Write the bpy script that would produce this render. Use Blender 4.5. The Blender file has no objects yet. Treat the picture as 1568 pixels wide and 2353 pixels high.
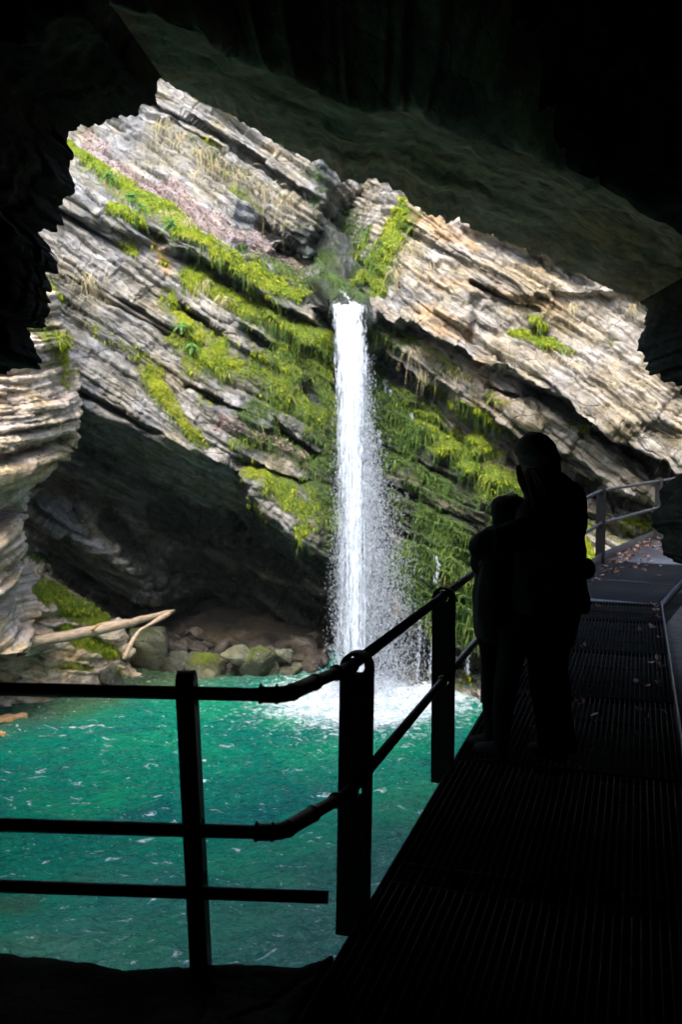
import bpy, bmesh, math, random
import numpy as np
from mathutils import Vector, Matrix

R = math.radians
random.seed(7)
RNG = np.random.default_rng(11)
SC = bpy.context.scene
COL = SC.collection

# ------------------------------------------------------------------ camera
CAM_Z, PITCH, FPX, CU, CV = 1.65, R(4.0), 2100.0, 784.0, 1176.5
cam_d = bpy.data.cameras.new('camera')
cam = bpy.data.objects.new('camera', cam_d)
COL.objects.link(cam)
cam.location = (0, 0, CAM_Z)
cam.rotation_euler = (R(90) - PITCH, 0, 0)
cam_d.sensor_fit = 'HORIZONTAL'
cam_d.sensor_width = 24.0
cam_d.lens = 24.0 * FPX / 1568.0
cam_d.clip_start, cam_d.clip_end = 0.05, 500
cam_d.dof.use_dof = True
cam_d.dof.focus_distance = 5.0
cam_d.dof.aperture_fstop = 3.5
SC.camera = cam
SC.render.resolution_x, SC.render.resolution_y = 683, 1024

# ------------------------------------------------------------------ sky, sun, exposure
SUN_EL, SUN_AZ = 52.0, 192.0      # azimuth: 0 = +Y (ahead), clockwise; the sun stands behind the camera
world = bpy.data.worlds.new('World')
SC.world = world
world.use_nodes = True
wn = world.node_tree
wn.nodes.clear()
wo = wn.nodes.new('ShaderNodeOutputWorld')
wb = wn.nodes.new('ShaderNodeBackground')
ws = wn.nodes.new('ShaderNodeTexSky')
ws.sky_type = 'NISHITA'
ws.sun_disc = False
ws.sun_elevation = R(SUN_EL)
ws.sun_rotation = R(SUN_AZ)
ws.air_density, ws.dust_density, ws.ozone_density = 1.0, 3.0, 1.0
wb.inputs['Strength'].default_value = 0.15
wn.links.new(ws.outputs[0], wb.inputs['Color'])
wn.links.new(wb.outputs[0], wo.inputs['Surface'])
sun_d = bpy.data.lights.new('sun', 'SUN')
sun_d.energy = 1.2
sun_d.angle = R(30)
sun_d.color = (1.0, 0.98, 0.95)
sun = bpy.data.objects.new('sun', sun_d)
COL.objects.link(sun)
sdir = Vector((math.sin(R(SUN_AZ)) * math.cos(R(SUN_EL)), math.cos(R(SUN_AZ)) * math.cos(R(SUN_EL)), math.sin(R(SUN_EL))))
sun.rotation_euler = sdir.to_track_quat('Z', 'Y').to_euler()
sun.location = sdir * 60
vs = SC.view_settings
vs.view_transform = 'Standard'
vs.look = 'None'
vs.exposure = 2.1
vs.gamma = 1.0
vs.use_curve_mapping = False
SC.cycles.use_denoising = True
try:
    SC.cycles.denoiser = 'OPENIMAGEDENOISE'
except Exception:
    pass
SC.cycles.max_bounces = 6
SC.cycles.diffuse_bounces = 2
SC.cycles.glossy_bounces = 3
SC.cycles.transparent_max_bounces = 16
SC.cycles.sample_clamp_indirect = 6.0
SC.cycles.use_adaptive_sampling = True
SC.cycles.adaptive_threshold = 0.03

# ------------------------------------------------------------------ geometry helpers
SA, CA = math.sin(PITCH), math.cos(PITCH)


def P(u, v, d):
    """point at photograph position (u, v) on a 1568 x 2353 grid and depth d in metres"""
    u, v, d = np.broadcast_arrays(np.asarray(u, float), np.asarray(v, float), np.asarray(d, float))
    x = (u - CU) / FPX * d
    k = (CV - v) / FPX
    return np.stack([x, d * (CA + SA * k), CAM_Z + d * (-SA + CA * k)], -1)


def PZ(u, v, z):
    k = (CV - v) / FPX
    return P(u, v, (z - CAM_Z) / (-SA + CA * k))


def zdepth(v, z):
    return (z - CAM_Z) / (-SA + CA * (CV - np.asarray(v, float)) / FPX)


def _hash(ix, iy, iz, seed):
    with np.errstate(over='ignore'):
        h = (ix.astype(np.int64) * 73856093) ^ (iy.astype(np.int64) * 19349663) ^ (iz.astype(np.int64) * 83492791) ^ (seed * 2654435761)
        h = h & 0xffffffff
        h = ((h ^ (h >> 15)) * 2246822519) & 0xffffffff
        h = ((h ^ (h >> 13)) * 3266489917) & 0xffffffff
        h = h ^ (h >> 16)
    return h.astype(np.float64) / 4294967295.0


def vnoise(p, seed=0):
    p = np.asarray(p, float)
    i = np.floor(p)
    f = p - i
    f = f * f * f * (f * (f * 6 - 15) + 10)
    i = i.astype(np.int64)
    out = 0
    for dx in (0, 1):
        wx = f[..., 0] if dx else 1 - f[..., 0]
        for dy in (0, 1):
            wy = f[..., 1] if dy else 1 - f[..., 1]
            for dz in (0, 1):
                wz = f[..., 2] if dz else 1 - f[..., 2]
                out = out + wx * wy * wz * _hash(i[..., 0] + dx, i[..., 1] + dy, i[..., 2] + dz, seed)
    return out * 2 - 1


def fbm(p, octv=4, seed=0, gain=0.5, lac=2.03):
    a, s, t = 1.0, 0.0, 0.0
    q = np.asarray(p, float)
    for k in range(octv):
        s = s + a * vnoise(q, seed + k * 17)
        t += a
        a *= gain
        q = q * lac + 3.7
    return s / t


def rnd(i, seed=0, j=None):
    j = np.zeros_like(i) if j is None else j
    return _hash(np.asarray(i), np.asarray(j), np.zeros_like(np.asarray(i)), seed)


def sstep(x, a, b):
    t = np.clip((x - a) / (b - a), 0, 1)
    return t * t * (3 - 2 * t)


def unit(v):
    v = np.asarray(v, float)
    return v / np.maximum(np.linalg.norm(v, axis=-1, keepdims=True), 1e-9)


def mesh_np(name, V, F, smooth=False, attrs=None):
    """V (n,3); F list of (m,k) int arrays"""
    V = np.asarray(V, np.float32).reshape(-1, 3)
    F = [np.asarray(f, np.int32) for f in (F if isinstance(F, list) else [F]) if len(f)]
    me = bpy.data.meshes.new(name)
    me.vertices.add(len(V))
    me.vertices.foreach_set('co', V.ravel())
    nl = sum(f.size for f in F)
    npoly = sum(len(f) for f in F)
    me.loops.add(nl)
    me.loops.foreach_set('vertex_index', np.concatenate([f.ravel() for f in F]))
    me.polygons.add(npoly)
    tot = np.concatenate([np.full(len(f), f.shape[1], np.int32) for f in F])
    st = np.concatenate([[0], np.cumsum(tot)[:-1]]).astype(np.int32)
    me.polygons.foreach_set('loop_start', st)
    me.polygons.foreach_set('loop_total', tot)
    if smooth:
        me.polygons.foreach_set('use_smooth', np.ones(npoly, bool))
    me.update(calc_edges=True)
    for k, arr in (attrs or {}).items():
        at = me.color_attributes.new(k, 'FLOAT_COLOR', 'POINT')
        at.data.foreach_set('color', np.asarray(arr, np.float32).ravel())
    return me


def link(name, me, mat=None, parent=None):
    o = bpy.data.objects.new(name, me)
    COL.objects.link(o)
    if mat is not None and me is not None and not me.materials:
        me.materials.append(mat)
    if parent is not None:
        o.parent = parent
    return o


def tag(o, label=None, cat=None, group=None, kind=None):
    for k, v in (('label', label), ('category', cat), ('group', group), ('kind', kind)):
        if v:
            o[k] = v
    return o


def empty(name, loc=(0, 0, 0), rz=0.0):
    o = bpy.data.objects.new(name, None)
    COL.objects.link(o)
    o.location = loc
    o.rotation_euler = (0, 0, rz)
    o.empty_display_size = 0.1
    return o


def grid_faces(ny, nx):
    i = np.arange(ny * nx).reshape(ny, nx)
    return np.stack([i[:-1, :-1], i[:-1, 1:], i[1:, 1:], i[1:, :-1]], -1).reshape(-1, 4)


def grid_normals(G, toward=(0, 0, CAM_Z)):
    du = np.gradient(G, axis=1)
    dv = np.gradient(G, axis=0)
    n = unit(np.cross(du, dv))
    s = np.sign(np.sum(n * (np.asarray(toward) - G), -1, keepdims=True))
    s[s == 0] = 1
    return n * s


def blur(A, k=2, it=2):
    for _ in range(it):
        for ax in (0, 1):
            B = A.copy()
            for s in range(1, k + 1):
                B += np.take(A, np.clip(np.arange(A.shape[ax]) + s, 0, A.shape[ax] - 1), ax)
                B += np.take(A, np.clip(np.arange(A.shape[ax]) - s, 0, A.shape[ax] - 1), ax)
            A = B / (2 * k + 1)
    return A


def tube(path, rad, seg=10, cap=True, squash=None):
    """verts, faces for a tube along path (n,3) with radius scalar / (n,)"""
    path = np.asarray(path, float)
    n = len(path)
    rad = np.broadcast_to(np.asarray(rad, float), (n,))
    t = unit(np.gradient(path, axis=0))
    ref = np.array([0, 0, 1.0]) if abs(t[0][2]) < 0.9 else np.array([1.0, 0, 0])
    V = []
    b = unit(np.cross(t[0], ref))
    for k in range(n):
        b = unit(b - t[k] * np.dot(b, t[k]))
        c = np.cross(t[k], b)
        a = np.linspace(0, 2 * np.pi, seg, endpoint=False)
        V.append(path[k] + rad[k] * (np.cos(a)[:, None] * b + np.sin(a)[:, None] * c))
    V = np.concatenate(V)
    i = np.arange(n * seg).reshape(n, seg)
    j = np.roll(i, -1, 1)
    Fq = np.stack([i[:-1], j[:-1], j[1:], i[1:]], -1).reshape(-1, 4)
    F = [Fq]
    if cap:
        F.append(i[0][::-1][None, :])
        F.append(i[-1][None, :])
    return V, F


def tube_obj(name, path, rad, mat, parent=None, seg=12, smooth=True):
    V, F = tube(path, rad, seg)
    return link(name, mesh_np(name, V, F, smooth), mat, parent)


def box_mesh(name, c, ax, half):
    """oriented box: centre c, axes ax (3,3) rows, half sizes"""
    c = np.asarray(c, float)
    ax = unit(np.asarray(ax, float))
    V = [c + sx * half[0] * ax[0] + sy * half[1] * ax[1] + sz * half[2] * ax[2]
         for sx in (-1, 1) for sy in (-1, 1) for sz in (-1, 1)]
    F = np.array([[0, 1, 3, 2], [4, 6, 7, 5], [0, 4, 5, 1], [2, 3, 7, 6], [0, 2, 6, 4], [1, 5, 7, 3]])
    return mesh_np(name, V, F)


def octa(c, axis, length, rad):
    """many elongated octahedra -> V, F"""
    c = np.asarray(c, float)
    n = len(c)
    axis = unit(np.broadcast_to(axis, (n, 3)))
    ref = np.where(np.abs(axis[:, 2:3]) < 0.9, [[0, 0, 1.0]], [[1.0, 0, 0]])
    b = unit(np.cross(axis, ref))
    d = np.cross(axis, b)
    L = np.broadcast_to(length, (n,))[:, None]
    r = np.broadcast_to(rad, (n,))[:, None]
    V = np.stack([c - axis * L, c + b * r, c + d * r, c - b * r, c - d * r, c + axis * L], 1).reshape(-1, 3)
    f = np.array([[0, 2, 1], [0, 3, 2], [0, 4, 3], [0, 1, 4], [5, 1, 2], [5, 2, 3], [5, 3, 4], [5, 4, 1]])
    F = (np.arange(n)[:, None, None] * 6 + f[None]).reshape(-1, 3)
    return V, F


def blades(root, tip_dir, droop, length, width, seg=3, seed=0):
    """many curved tapering blades -> V, F. root (n,3), tip_dir (n,3), droop scalar pulls -z"""
    n = len(root)
    rg = np.random.default_rng(seed)
    t = np.linspace(0, 1, seg + 1)
    L = np.broadcast_to(length, (n,))[:, None, None]
    d = unit(tip_dir)[:, None, :]
    dr = np.broadcast_to(droop, (n,))[:, None, None]
    pts = root[:, None, :] + L * (d * t[None, :, None] + np.array([0, 0, -1.0]) * dr * (t ** 2)[None, :, None])
    side = unit(np.cross(unit(tip_dir), rg.normal(size=(n, 3))))[:, None, :]
    w = np.broadcast_to(width, (n,))[:, None, None] * (1 - 0.9 * t)[None, :, None]
    A = pts - side * w
    B = pts + side * w
    V = np.stack([A, B], 2).reshape(n, -1, 3)
    k = np.arange(seg)
    f = np.stack([2 * k, 2 * k + 1, 2 * k + 3, 2 * k + 2], -1)
    F = (np.arange(n)[:, None, None] * (2 * (seg + 1)) + f[None]).reshape(-1, 4)
    return V.reshape(-1, 3), F


# ------------------------------------------------------------------ materials
class NT:
    def __init__(self, name):
        self.m = bpy.data.materials.new(name)
        self.m.use_nodes = True
        self.t = self.m.node_tree
        self.t.nodes.clear()
        self.out = self.t.nodes.new('ShaderNodeOutputMaterial')

    def n(self, ty, **kw):
        nd = self.t.nodes.new('ShaderNode' + ty)
        ins = kw.pop('ins', {})
        for k, v in kw.items():
            setattr(nd, k, v)
        for k, v in ins.items():
            self.put(nd.inputs[k], v)
        return nd

    def put(self, sock, v):
        if isinstance(v, bpy.types.NodeSocket):
            self.t.links.new(v, sock)
        else:
            if sock.type == 'RGBA' and len(v) == 3:
                v = (*v, 1)
            sock.default_value = v

    def noise(self, vec, scale, detail=6, rough=0.55, dist=0.0):
        nd = self.n('TexNoise', ins={'Scale': scale, 'Detail': detail, 'Roughness': rough, 'Distortion': dist})
        if vec is not None:
            self.put(nd.inputs['Vector'], vec)
        return nd.outputs['Fac']

    def ramp(self, fac, stops):
        nd = self.n('ValToRGB')
        cr = nd.color_ramp
        while len(cr.elements) > 1:
            cr.elements.remove(cr.elements[-1])
        cr.elements[0].position = stops[0][0]
        cr.elements[0].color = (*stops[0][1], 1)
        for p, c in stops[1:]:
            e = cr.elements.new(p)
            e.color = (*c, 1)
        self.put(nd.inputs['Fac'], fac)
        return nd.outputs['Color']

    def mix(self, fac, a, b, blend='MIX'):
        nd = self.n('Mix', data_type='RGBA', blend_type=blend)
        self.put(nd.inputs[0], fac)
        self.put(nd.inputs[6], a)
        self.put(nd.inputs[7], b)
        return nd.outputs[2]

    def math(self, op, a, b=0.0, clamp=False):
        nd = self.n('Math', operation=op, use_clamp=clamp)
        self.put(nd.inputs[0], a)
        self.put(nd.inputs[1], b)
        return nd.outputs[0]

    def rng(self, x, a, b, c=0.0, d=1.0):
        nd = self.n('MapRange', ins={'Value': x, 'From Min': a, 'From Max': b, 'To Min': c, 'To Max': d})
        return nd.outputs[0]

    def bump(self, h, strength, dist, normal=None):
        nd = self.n('Bump', ins={'Strength': strength, 'Distance': dist, 'Height': h})
        if normal is not None:
            self.put(nd.inputs['Normal'], normal)
        return nd.outputs[0]

    def bsdf(self, col, rough=0.8, normal=None, spec=0.3, metal=0.0, **kw):
        nd = self.n('BsdfPrincipled', ins={'Base Color': col, 'Roughness': rough, 'Specular IOR Level': spec, 'Metallic': metal})
        if normal is not None:
            self.put(nd.inputs['Normal'], normal)
        for k, v in kw.items():
            self.put(nd.inputs[k], v)
        return nd.outputs[0]

    def done(self, sh):
        self.t.links.new(sh, self.out.inputs['Surface'])
        return self.m


def rock_mat(name, cols, bed=(0.0, 0.5, 0.0), attr=True, dark=1.0, rough=0.75, lam=6.0, wet=0.3, bumpk=1.0, crk=1.0):
    """limestone: mottled colours, fine laminae along the bedding, moss / litter / tint from the vertex mask"""
    t = NT(name)
    geo = t.n('NewGeometry')
    pos = geo.outputs['Position']
    wv = t.n('TexNoise', ins={'Vector': pos, 'Scale': 0.8, 'Detail': 3.0})
    wa = t.n('VectorMath', operation='MULTIPLY_ADD', ins={0: wv.outputs['Color'], 1: (0.16, 0.16, 0.16)})
    t.put(wa.inputs[2], pos)
    nbv = Vector(bed).normalized()
    stv = nbv.cross(Vector((0, -1, 0.15))).normalized()
    dh = t.n('VectorMath', operation='DOT_PRODUCT', ins={0: wa.outputs[0], 1: nbv})
    ds = t.n('VectorMath', operation='DOT_PRODUCT', ins={0: wa.outputs[0], 1: stv})
    dy = t.n('VectorMath', operation='DOT_PRODUCT', ins={0: wa.outputs[0], 1: nbv.cross(stv)})

    def bedvec(kx, kz):
        return t.n('CombineXYZ', ins={0: t.math('MULTIPLY', ds.outputs['Value'], kx), 1: t.math('MULTIPLY', dy.outputs['Value'], kx), 2: t.math('MULTIPLY', dh.outputs['Value'], kz)}).outputs[0]
    bv = bedvec(1.0, lam)
    n1 = t.noise(pos, 0.55, 5, 0.6)
    n2 = t.noise(bv, 1.3, 6, 0.65)
    n3 = t.noise(pos, 9.0, 6, 0.65)
    base = t.ramp(n2, [(0.28, cols[0]), (0.45, cols[1]), (0.58, cols[2]), (0.75, cols[3])])
    warm = t.ramp(n1, [(0.35, (0.97, 0.98, 1.0)), (0.52, (1.0, 0.97, 0.90)), (0.68, (0.98, 0.87, 0.66))])
    base = t.mix(0.75, base, warm, 'MULTIPLY')
    olv = t.ramp(t.noise(pos, 1.1, 5, 0.65), [(0.45, (1, 1, 1)), (0.62, (0.93, 0.84, 0.55)), (0.75, (0.80, 0.78, 0.42))])
    base = t.mix(0.6, base, olv, 'MULTIPLY')
    spk = t.ramp(n3, [(0.32, (0.45, 0.45, 0.47)), (0.55, (1, 1, 1)), (0.8, (1.2, 1.18, 1.15))])
    base = t.mix(0.7, base, spk, 'MULTIPLY')
    # thin dark partings between laminae
    n4 = t.noise(bedvec(0.55, lam * 1.5), 1.0, 4, 0.6)
    part = t.ramp(n4, [(0.34, (0.35, 0.33, 0.31)), (0.44, (1, 1, 1))])
    base = t.mix(0.6, base, part, 'MULTIPLY')
    # blocky joint cracks, and each block a slightly different tone
    jv = t.n('VectorMath', operation='MULTIPLY_ADD', ins={0: t.n('TexNoise', ins={'Vector': pos, 'Scale': 2.5, 'Detail': 4.0}).outputs['Color'], 1: (0.45, 0.45, 0.45)})
    t.put(jv.inputs[2], bedvec(1.5, 4.2))
    cr_ = t.n('TexVoronoi', feature='DISTANCE_TO_EDGE', ins={'Vector': jv.outputs[0], 'Scale': 1.0})
    cc_ = t.n('TexVoronoi', feature='F1', ins={'Vector': jv.outputs[0], 'Scale': 1.0})
    crack = t.rng(cr_.outputs['Distance'], 0.0, 0.035)
    base = t.mix(t.math('MULTIPLY', t.math('SUBTRACT', 1.0, crack), t.rng(t.noise(pos, 1.7, 3, 0.6), 0.48, 0.68, 0.0, 0.6 * crk)), base, (0.05, 0.045, 0.04))
    tone = t.n('SeparateColor', ins={'Color': cc_.outputs['Color']})
    base = t.mix(1.0, base, t.ramp(tone.outputs[0], [(0.0, (0.80, 0.79, 0.78)), (0.5, (0.98, 0.98, 1.0)), (1.0, (1.16, 1.13, 1.08))]), 'MULTIPLY')
    h = t.math('ADD', t.math('MULTIPLY', n2, 0.6), t.math('MULTIPLY', n3, 0.25))
    h = t.math('ADD', h, t.math('MULTIPLY', crack, 0.22 * crk))
    h = t.math('ADD', h, t.math('MULTIPLY', tone.outputs[1], 0.40 * crk))
    h = t.math('ADD', h, t.math('MULTIPLY', n4, 0.5))
    h2 = t.noise(pos, 24.0, 4, 0.7)
    h = t.math('ADD', h, t.math('MULTIPLY', h2, 0.22))
    nrm = t.bump(h, 0.9, 0.10 * bumpk)
    rg = rough
    if attr:
        va = t.n('VertexColor', layer_name='mask')
        sp = t.n('SeparateColor', ins={'Color': va.outputs['Color']})
        moss, hue, lit = sp.outputs[0], sp.outputs[1], sp.outputs[2]
        tint = va.outputs['Alpha']
        base = t.mix(t.math('MULTIPLY', tint, t.rng(n3, 0.3, 0.6)), base, (0.42, 0.24, 0.09))
        nm = t.noise(pos, 5.0, 6, 0.7)
        vw = t.n('VertexColor', layer_name='wet')  # spray-wet rock, plus the undercut's shade painted as darker stone
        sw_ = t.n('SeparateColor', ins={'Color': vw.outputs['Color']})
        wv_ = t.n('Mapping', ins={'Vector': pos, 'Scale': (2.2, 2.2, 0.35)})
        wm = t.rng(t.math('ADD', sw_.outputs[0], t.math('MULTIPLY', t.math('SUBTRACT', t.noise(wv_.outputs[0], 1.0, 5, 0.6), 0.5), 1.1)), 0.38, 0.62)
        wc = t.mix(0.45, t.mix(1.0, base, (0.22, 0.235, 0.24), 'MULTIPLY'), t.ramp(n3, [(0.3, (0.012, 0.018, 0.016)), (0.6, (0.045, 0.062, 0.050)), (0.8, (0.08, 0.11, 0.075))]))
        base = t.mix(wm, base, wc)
        nf = t.noise(pos, 40.0, 3, 0.7)
        mm = t.rng(t.math('ADD', moss, t.math('MULTIPLY', t.math('SUBTRACT', t.math('ADD', t.math('MULTIPLY', nm, 0.65), t.math('MULTIPLY', n3, 0.35)), 0.5), 1.3)), 0.36, 0.66)
        yel = t.ramp(nf, [(0.3, (0.10, 0.14, 0.006)), (0.5, (0.23, 0.30, 0.012)), (0.7, (0.38, 0.42, 0.03))])
        yel = t.mix(1.0, yel, t.ramp(t.noise(pos, 2.3, 4, 0.6), [(0.34, (0.45, 0.55, 0.6)), (0.5, (0.85, 0.9, 0.9)), (0.64, (1.15, 1.0, 0.8))]), 'MULTIPLY')
        gre = t.ramp(nf, [(0.3, (0.022, 0.038, 0.010)), (0.5, (0.060, 0.105, 0.022)), (0.7, (0.13, 0.20, 0.05))])
        och = t.ramp(nf, [(0.3, (0.16, 0.11, 0.012)), (0.7, (0.36, 0.27, 0.03))])
        mc = t.mix(t.rng(hue, 0.35, 0.9), yel, gre)
        mc = t.mix(t.rng(hue, 0.25, 0.0), mc, och)
        base = t.mix(mm, base, mc)
        ll = t.rng(t.math('ADD', lit, t.math('MULTIPLY', t.math('SUBTRACT', nm, 0.5), 0.8)), 0.4, 0.6)
        lc = t.ramp(t.noise(pos, 55.0, 2, 0.5), [(0.35, (0.10, 0.05, 0.045)), (0.5, (0.25, 0.15, 0.14)), (0.62, (0.42, 0.33, 0.32))])
        base = t.mix(t.math('MULTIPLY', ll, 0.45), base, lc)
        nrm = t.bump(t.math('MULTIPLY', t.math('ADD', nf, t.math('MULTIPLY', nm, 2.0)), mm), 0.8, 0.06, nrm)
        rg = t.mix(mm, t.mix(wm, (rough, rough, rough), (0.35, 0.35, 0.35)), (0.95, 0.95, 0.95))
    if dark != 1.0:
        base = t.mix(1.0, base, (dark, dark, dark), 'MULTIPLY')
    return t.done(t.bsdf(base, rg, nrm, wet))


def simple_mat(name, col, rough=0.6, spec=0.3, metal=0.0, var=0.25, scale=20.0, bump=0.3, bdist=0.003, stretch=(1, 1, 1), **kw):
    t = NT(name)
    tc = t.n('TexCoord')
    mp = t.n('Mapping', ins={'Vector': tc.outputs['Object'], 'Scale': stretch})
    n1 = t.noise(mp.outputs[0], scale, 6, 0.6)
    lo = tuple(c * (1 - var) for c in col)
    hi = tuple(min(1, c * (1 + var)) for c in col)
    c = t.ramp(n1, [(0.3, lo), (0.7, hi)])
    nrm = t.bump(n1, bump, bdist)
    return t.done(t.bsdf(c, rough, nrm, spec, metal, **kw))


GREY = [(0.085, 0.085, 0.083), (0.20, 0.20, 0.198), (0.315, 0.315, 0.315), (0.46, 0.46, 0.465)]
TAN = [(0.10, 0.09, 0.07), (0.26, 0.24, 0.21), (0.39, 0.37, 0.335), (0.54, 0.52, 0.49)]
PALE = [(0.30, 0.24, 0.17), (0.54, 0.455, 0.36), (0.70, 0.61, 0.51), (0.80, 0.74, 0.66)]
CAVE_SHADE = [(0.02, 0.024, 0.02), (0.035, 0.04, 0.034), (0.05, 0.055, 0.045), (0.08, 0.08, 0.065)]
BEDROT = (math.sin(R(34)), -0.16, math.cos(R(34)))
M = {}
M['rock_left'] = rock_mat('limestone_grey', GREY, BEDROT)
M['rock_right'] = rock_mat('limestone_tan', TAN, BEDROT)
M['rock_pale'] = rock_mat('limestone_pale', PALE, (-0.06, -0.18, 1.0), crk=0.45)
M['rock_cave'] = rock_mat('cave_rock', CAVE_SHADE, BEDROT, attr=False, lam=6.0, wet=0.15, rough=0.9, crk=0.3)  # dark copy: the tunnel's shade is put into the rock colour
M['rock_roof'] = rock_mat('cave_roof_rock', [(0.20, 0.14, 0.10), (0.40, 0.285, 0.215), (0.52, 0.38, 0.29), (0.64, 0.50, 0.40)], (0.45, -0.60, 0.25), attr=False, lam=2.6, wet=0.2, rough=0.85, crk=0.4, bumpk=0.8)  # light copy: the lit strip of the roof is put into the colour
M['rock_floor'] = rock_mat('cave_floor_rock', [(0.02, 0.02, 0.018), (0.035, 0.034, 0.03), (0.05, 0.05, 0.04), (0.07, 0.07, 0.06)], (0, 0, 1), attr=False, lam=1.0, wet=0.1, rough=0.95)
M['boulder'] = rock_mat('boulder_stone', [(0.035, 0.042, 0.030), (0.085, 0.095, 0.070), (0.145, 0.155, 0.115), (0.23, 0.235, 0.19)], (0.3, 0.2, 0.8), lam=2.0)
M['rubble'] = rock_mat('rubble_stone', [(0.018, 0.015, 0.013), (0.040, 0.034, 0.030), (0.065, 0.056, 0.048), (0.11, 0.095, 0.08)], (0.3, 0.2, 0.8), attr=False, lam=2.0)
M['steel_dark'] = simple_mat('painted_steel_dark', (0.018, 0.017, 0.016), 0.6, 0.3, 0.0, 0.3, 30, 0.2, 0.001)
M['steel_rail'] = simple_mat('weathered_rail_tube', (0.36, 0.30, 0.26), 0.38, 0.5, 0.15, 0.35, 14, 0.3, 0.001, (1, 1, 1))
M['grate'] = simple_mat('galvanised_grating', (0.018, 0.015, 0.014), 0.8, 0.15, 0.0, 0.3, 25, 0.3, 0.001)  # near panels: cave shade put into the steel colour
M['grate_far'] = simple_mat('galvanised_grating_new', (0.075, 0.073, 0.078), 0.6, 0.3, 0.2, 0.3, 25, 0.3, 0.001)  # far panels: same grating, daylight put into a lighter colour
M['galv_plate'] = simple_mat('galvanised_plate', (0.12, 0.125, 0.14), 0.45, 0.5, 0.5, 0.2, 12, 0.2, 0.001)
M['concrete'] = simple_mat('kerb_concrete', (0.12, 0.10, 0.085), 0.9, 0.2, 0.0, 0.35, 9, 0.6, 0.01)
M['wood'] = simple_mat('bleached_driftwood', (0.42, 0.31, 0.21), 0.75, 0.2, 0.0, 0.45, 7, 0.8, 0.012, (1.0, 1.0, 6.0))
M['wood_orange'] = simple_mat('fresh_split_wood', (0.50, 0.29, 0.13), 0.75, 0.2, 0.0, 0.4, 8, 0.8, 0.01, (1.0, 5.0, 5.0))
M['straw'] = simple_mat('straw_grass', (0.40, 0.34, 0.19), 0.85, 0.1, 0.0, 0.35, 3, 0.0, 0.001)


def blade_mat(name, stops, trans=0.3):
    t = NT(name)
    g = t.n('NewGeometry')
    pos = g.outputs['Position']
    k = t.math('ADD', t.math('MULTIPLY', g.outputs['Random Per Island'], 0.45), t.math('MULTIPLY', t.noise(pos, 1.4, 4, 0.6), 0.9))
    c = t.ramp(t.math('SUBTRACT', k, 0.17), stops)
    return t.done(t.bsdf(c, 0.9, None, 0.05))


M['moss_y'] = blade_mat('moss_yellow_green', [(0.15, (0.06, 0.10, 0.008)), (0.38, (0.16, 0.23, 0.012)), (0.55, (0.29, 0.36, 0.014)), (0.75, (0.40, 0.40, 0.03)), (0.92, (0.34, 0.25, 0.04))])
M['moss_g'] = blade_mat('moss_deep_green', [(0.15, (0.015, 0.035, 0.012)), (0.40, (0.045, 0.085, 0.020)), (0.60, (0.085, 0.15, 0.030)), (0.85, (0.15, 0.20, 0.045))])
M['moss_beard'] = blade_mat('moss_beard', [(0.15, (0.018, 0.045, 0.015)), (0.40, (0.050, 0.105, 0.026)), (0.62, (0.105, 0.175, 0.035)), (0.88, (0.24, 0.26, 0.07))])
M['fern'] = simple_mat('fern_green', (0.14, 0.30, 0.07), 0.8, 0.2, 0.0, 0.4, 6, 0.0)
M['leaf'] = simple_mat('dead_beech_leaf', (0.30, 0.17, 0.13), 0.8, 0.2, 0.0, 0.55, 5, 0.0)

# ------------------------------------------------------------------ rock surfaces
NB = unit((math.sin(R(34)), -0.16, math.cos(R(34))))          # pole of the tilted beds
NB_FLAT = unit((-0.06, -0.18, 1.0))


def beds(h, lo, hi, seed, span=60.0):
    rg = np.random.default_rng(seed)
    th = rg.uniform(lo, hi, int(2 * span / lo)) * rg.choice([0.6, 1.0, 1.0, 1.7], int(2 * span / lo))
    ed = np.cumsum(th) - span
    i = np.clip(np.searchsorted(ed, h), 1, len(ed) - 1)
    a, b = ed[i - 1], ed[i]
    return i, (h - a) / (b - a), b - a


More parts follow.
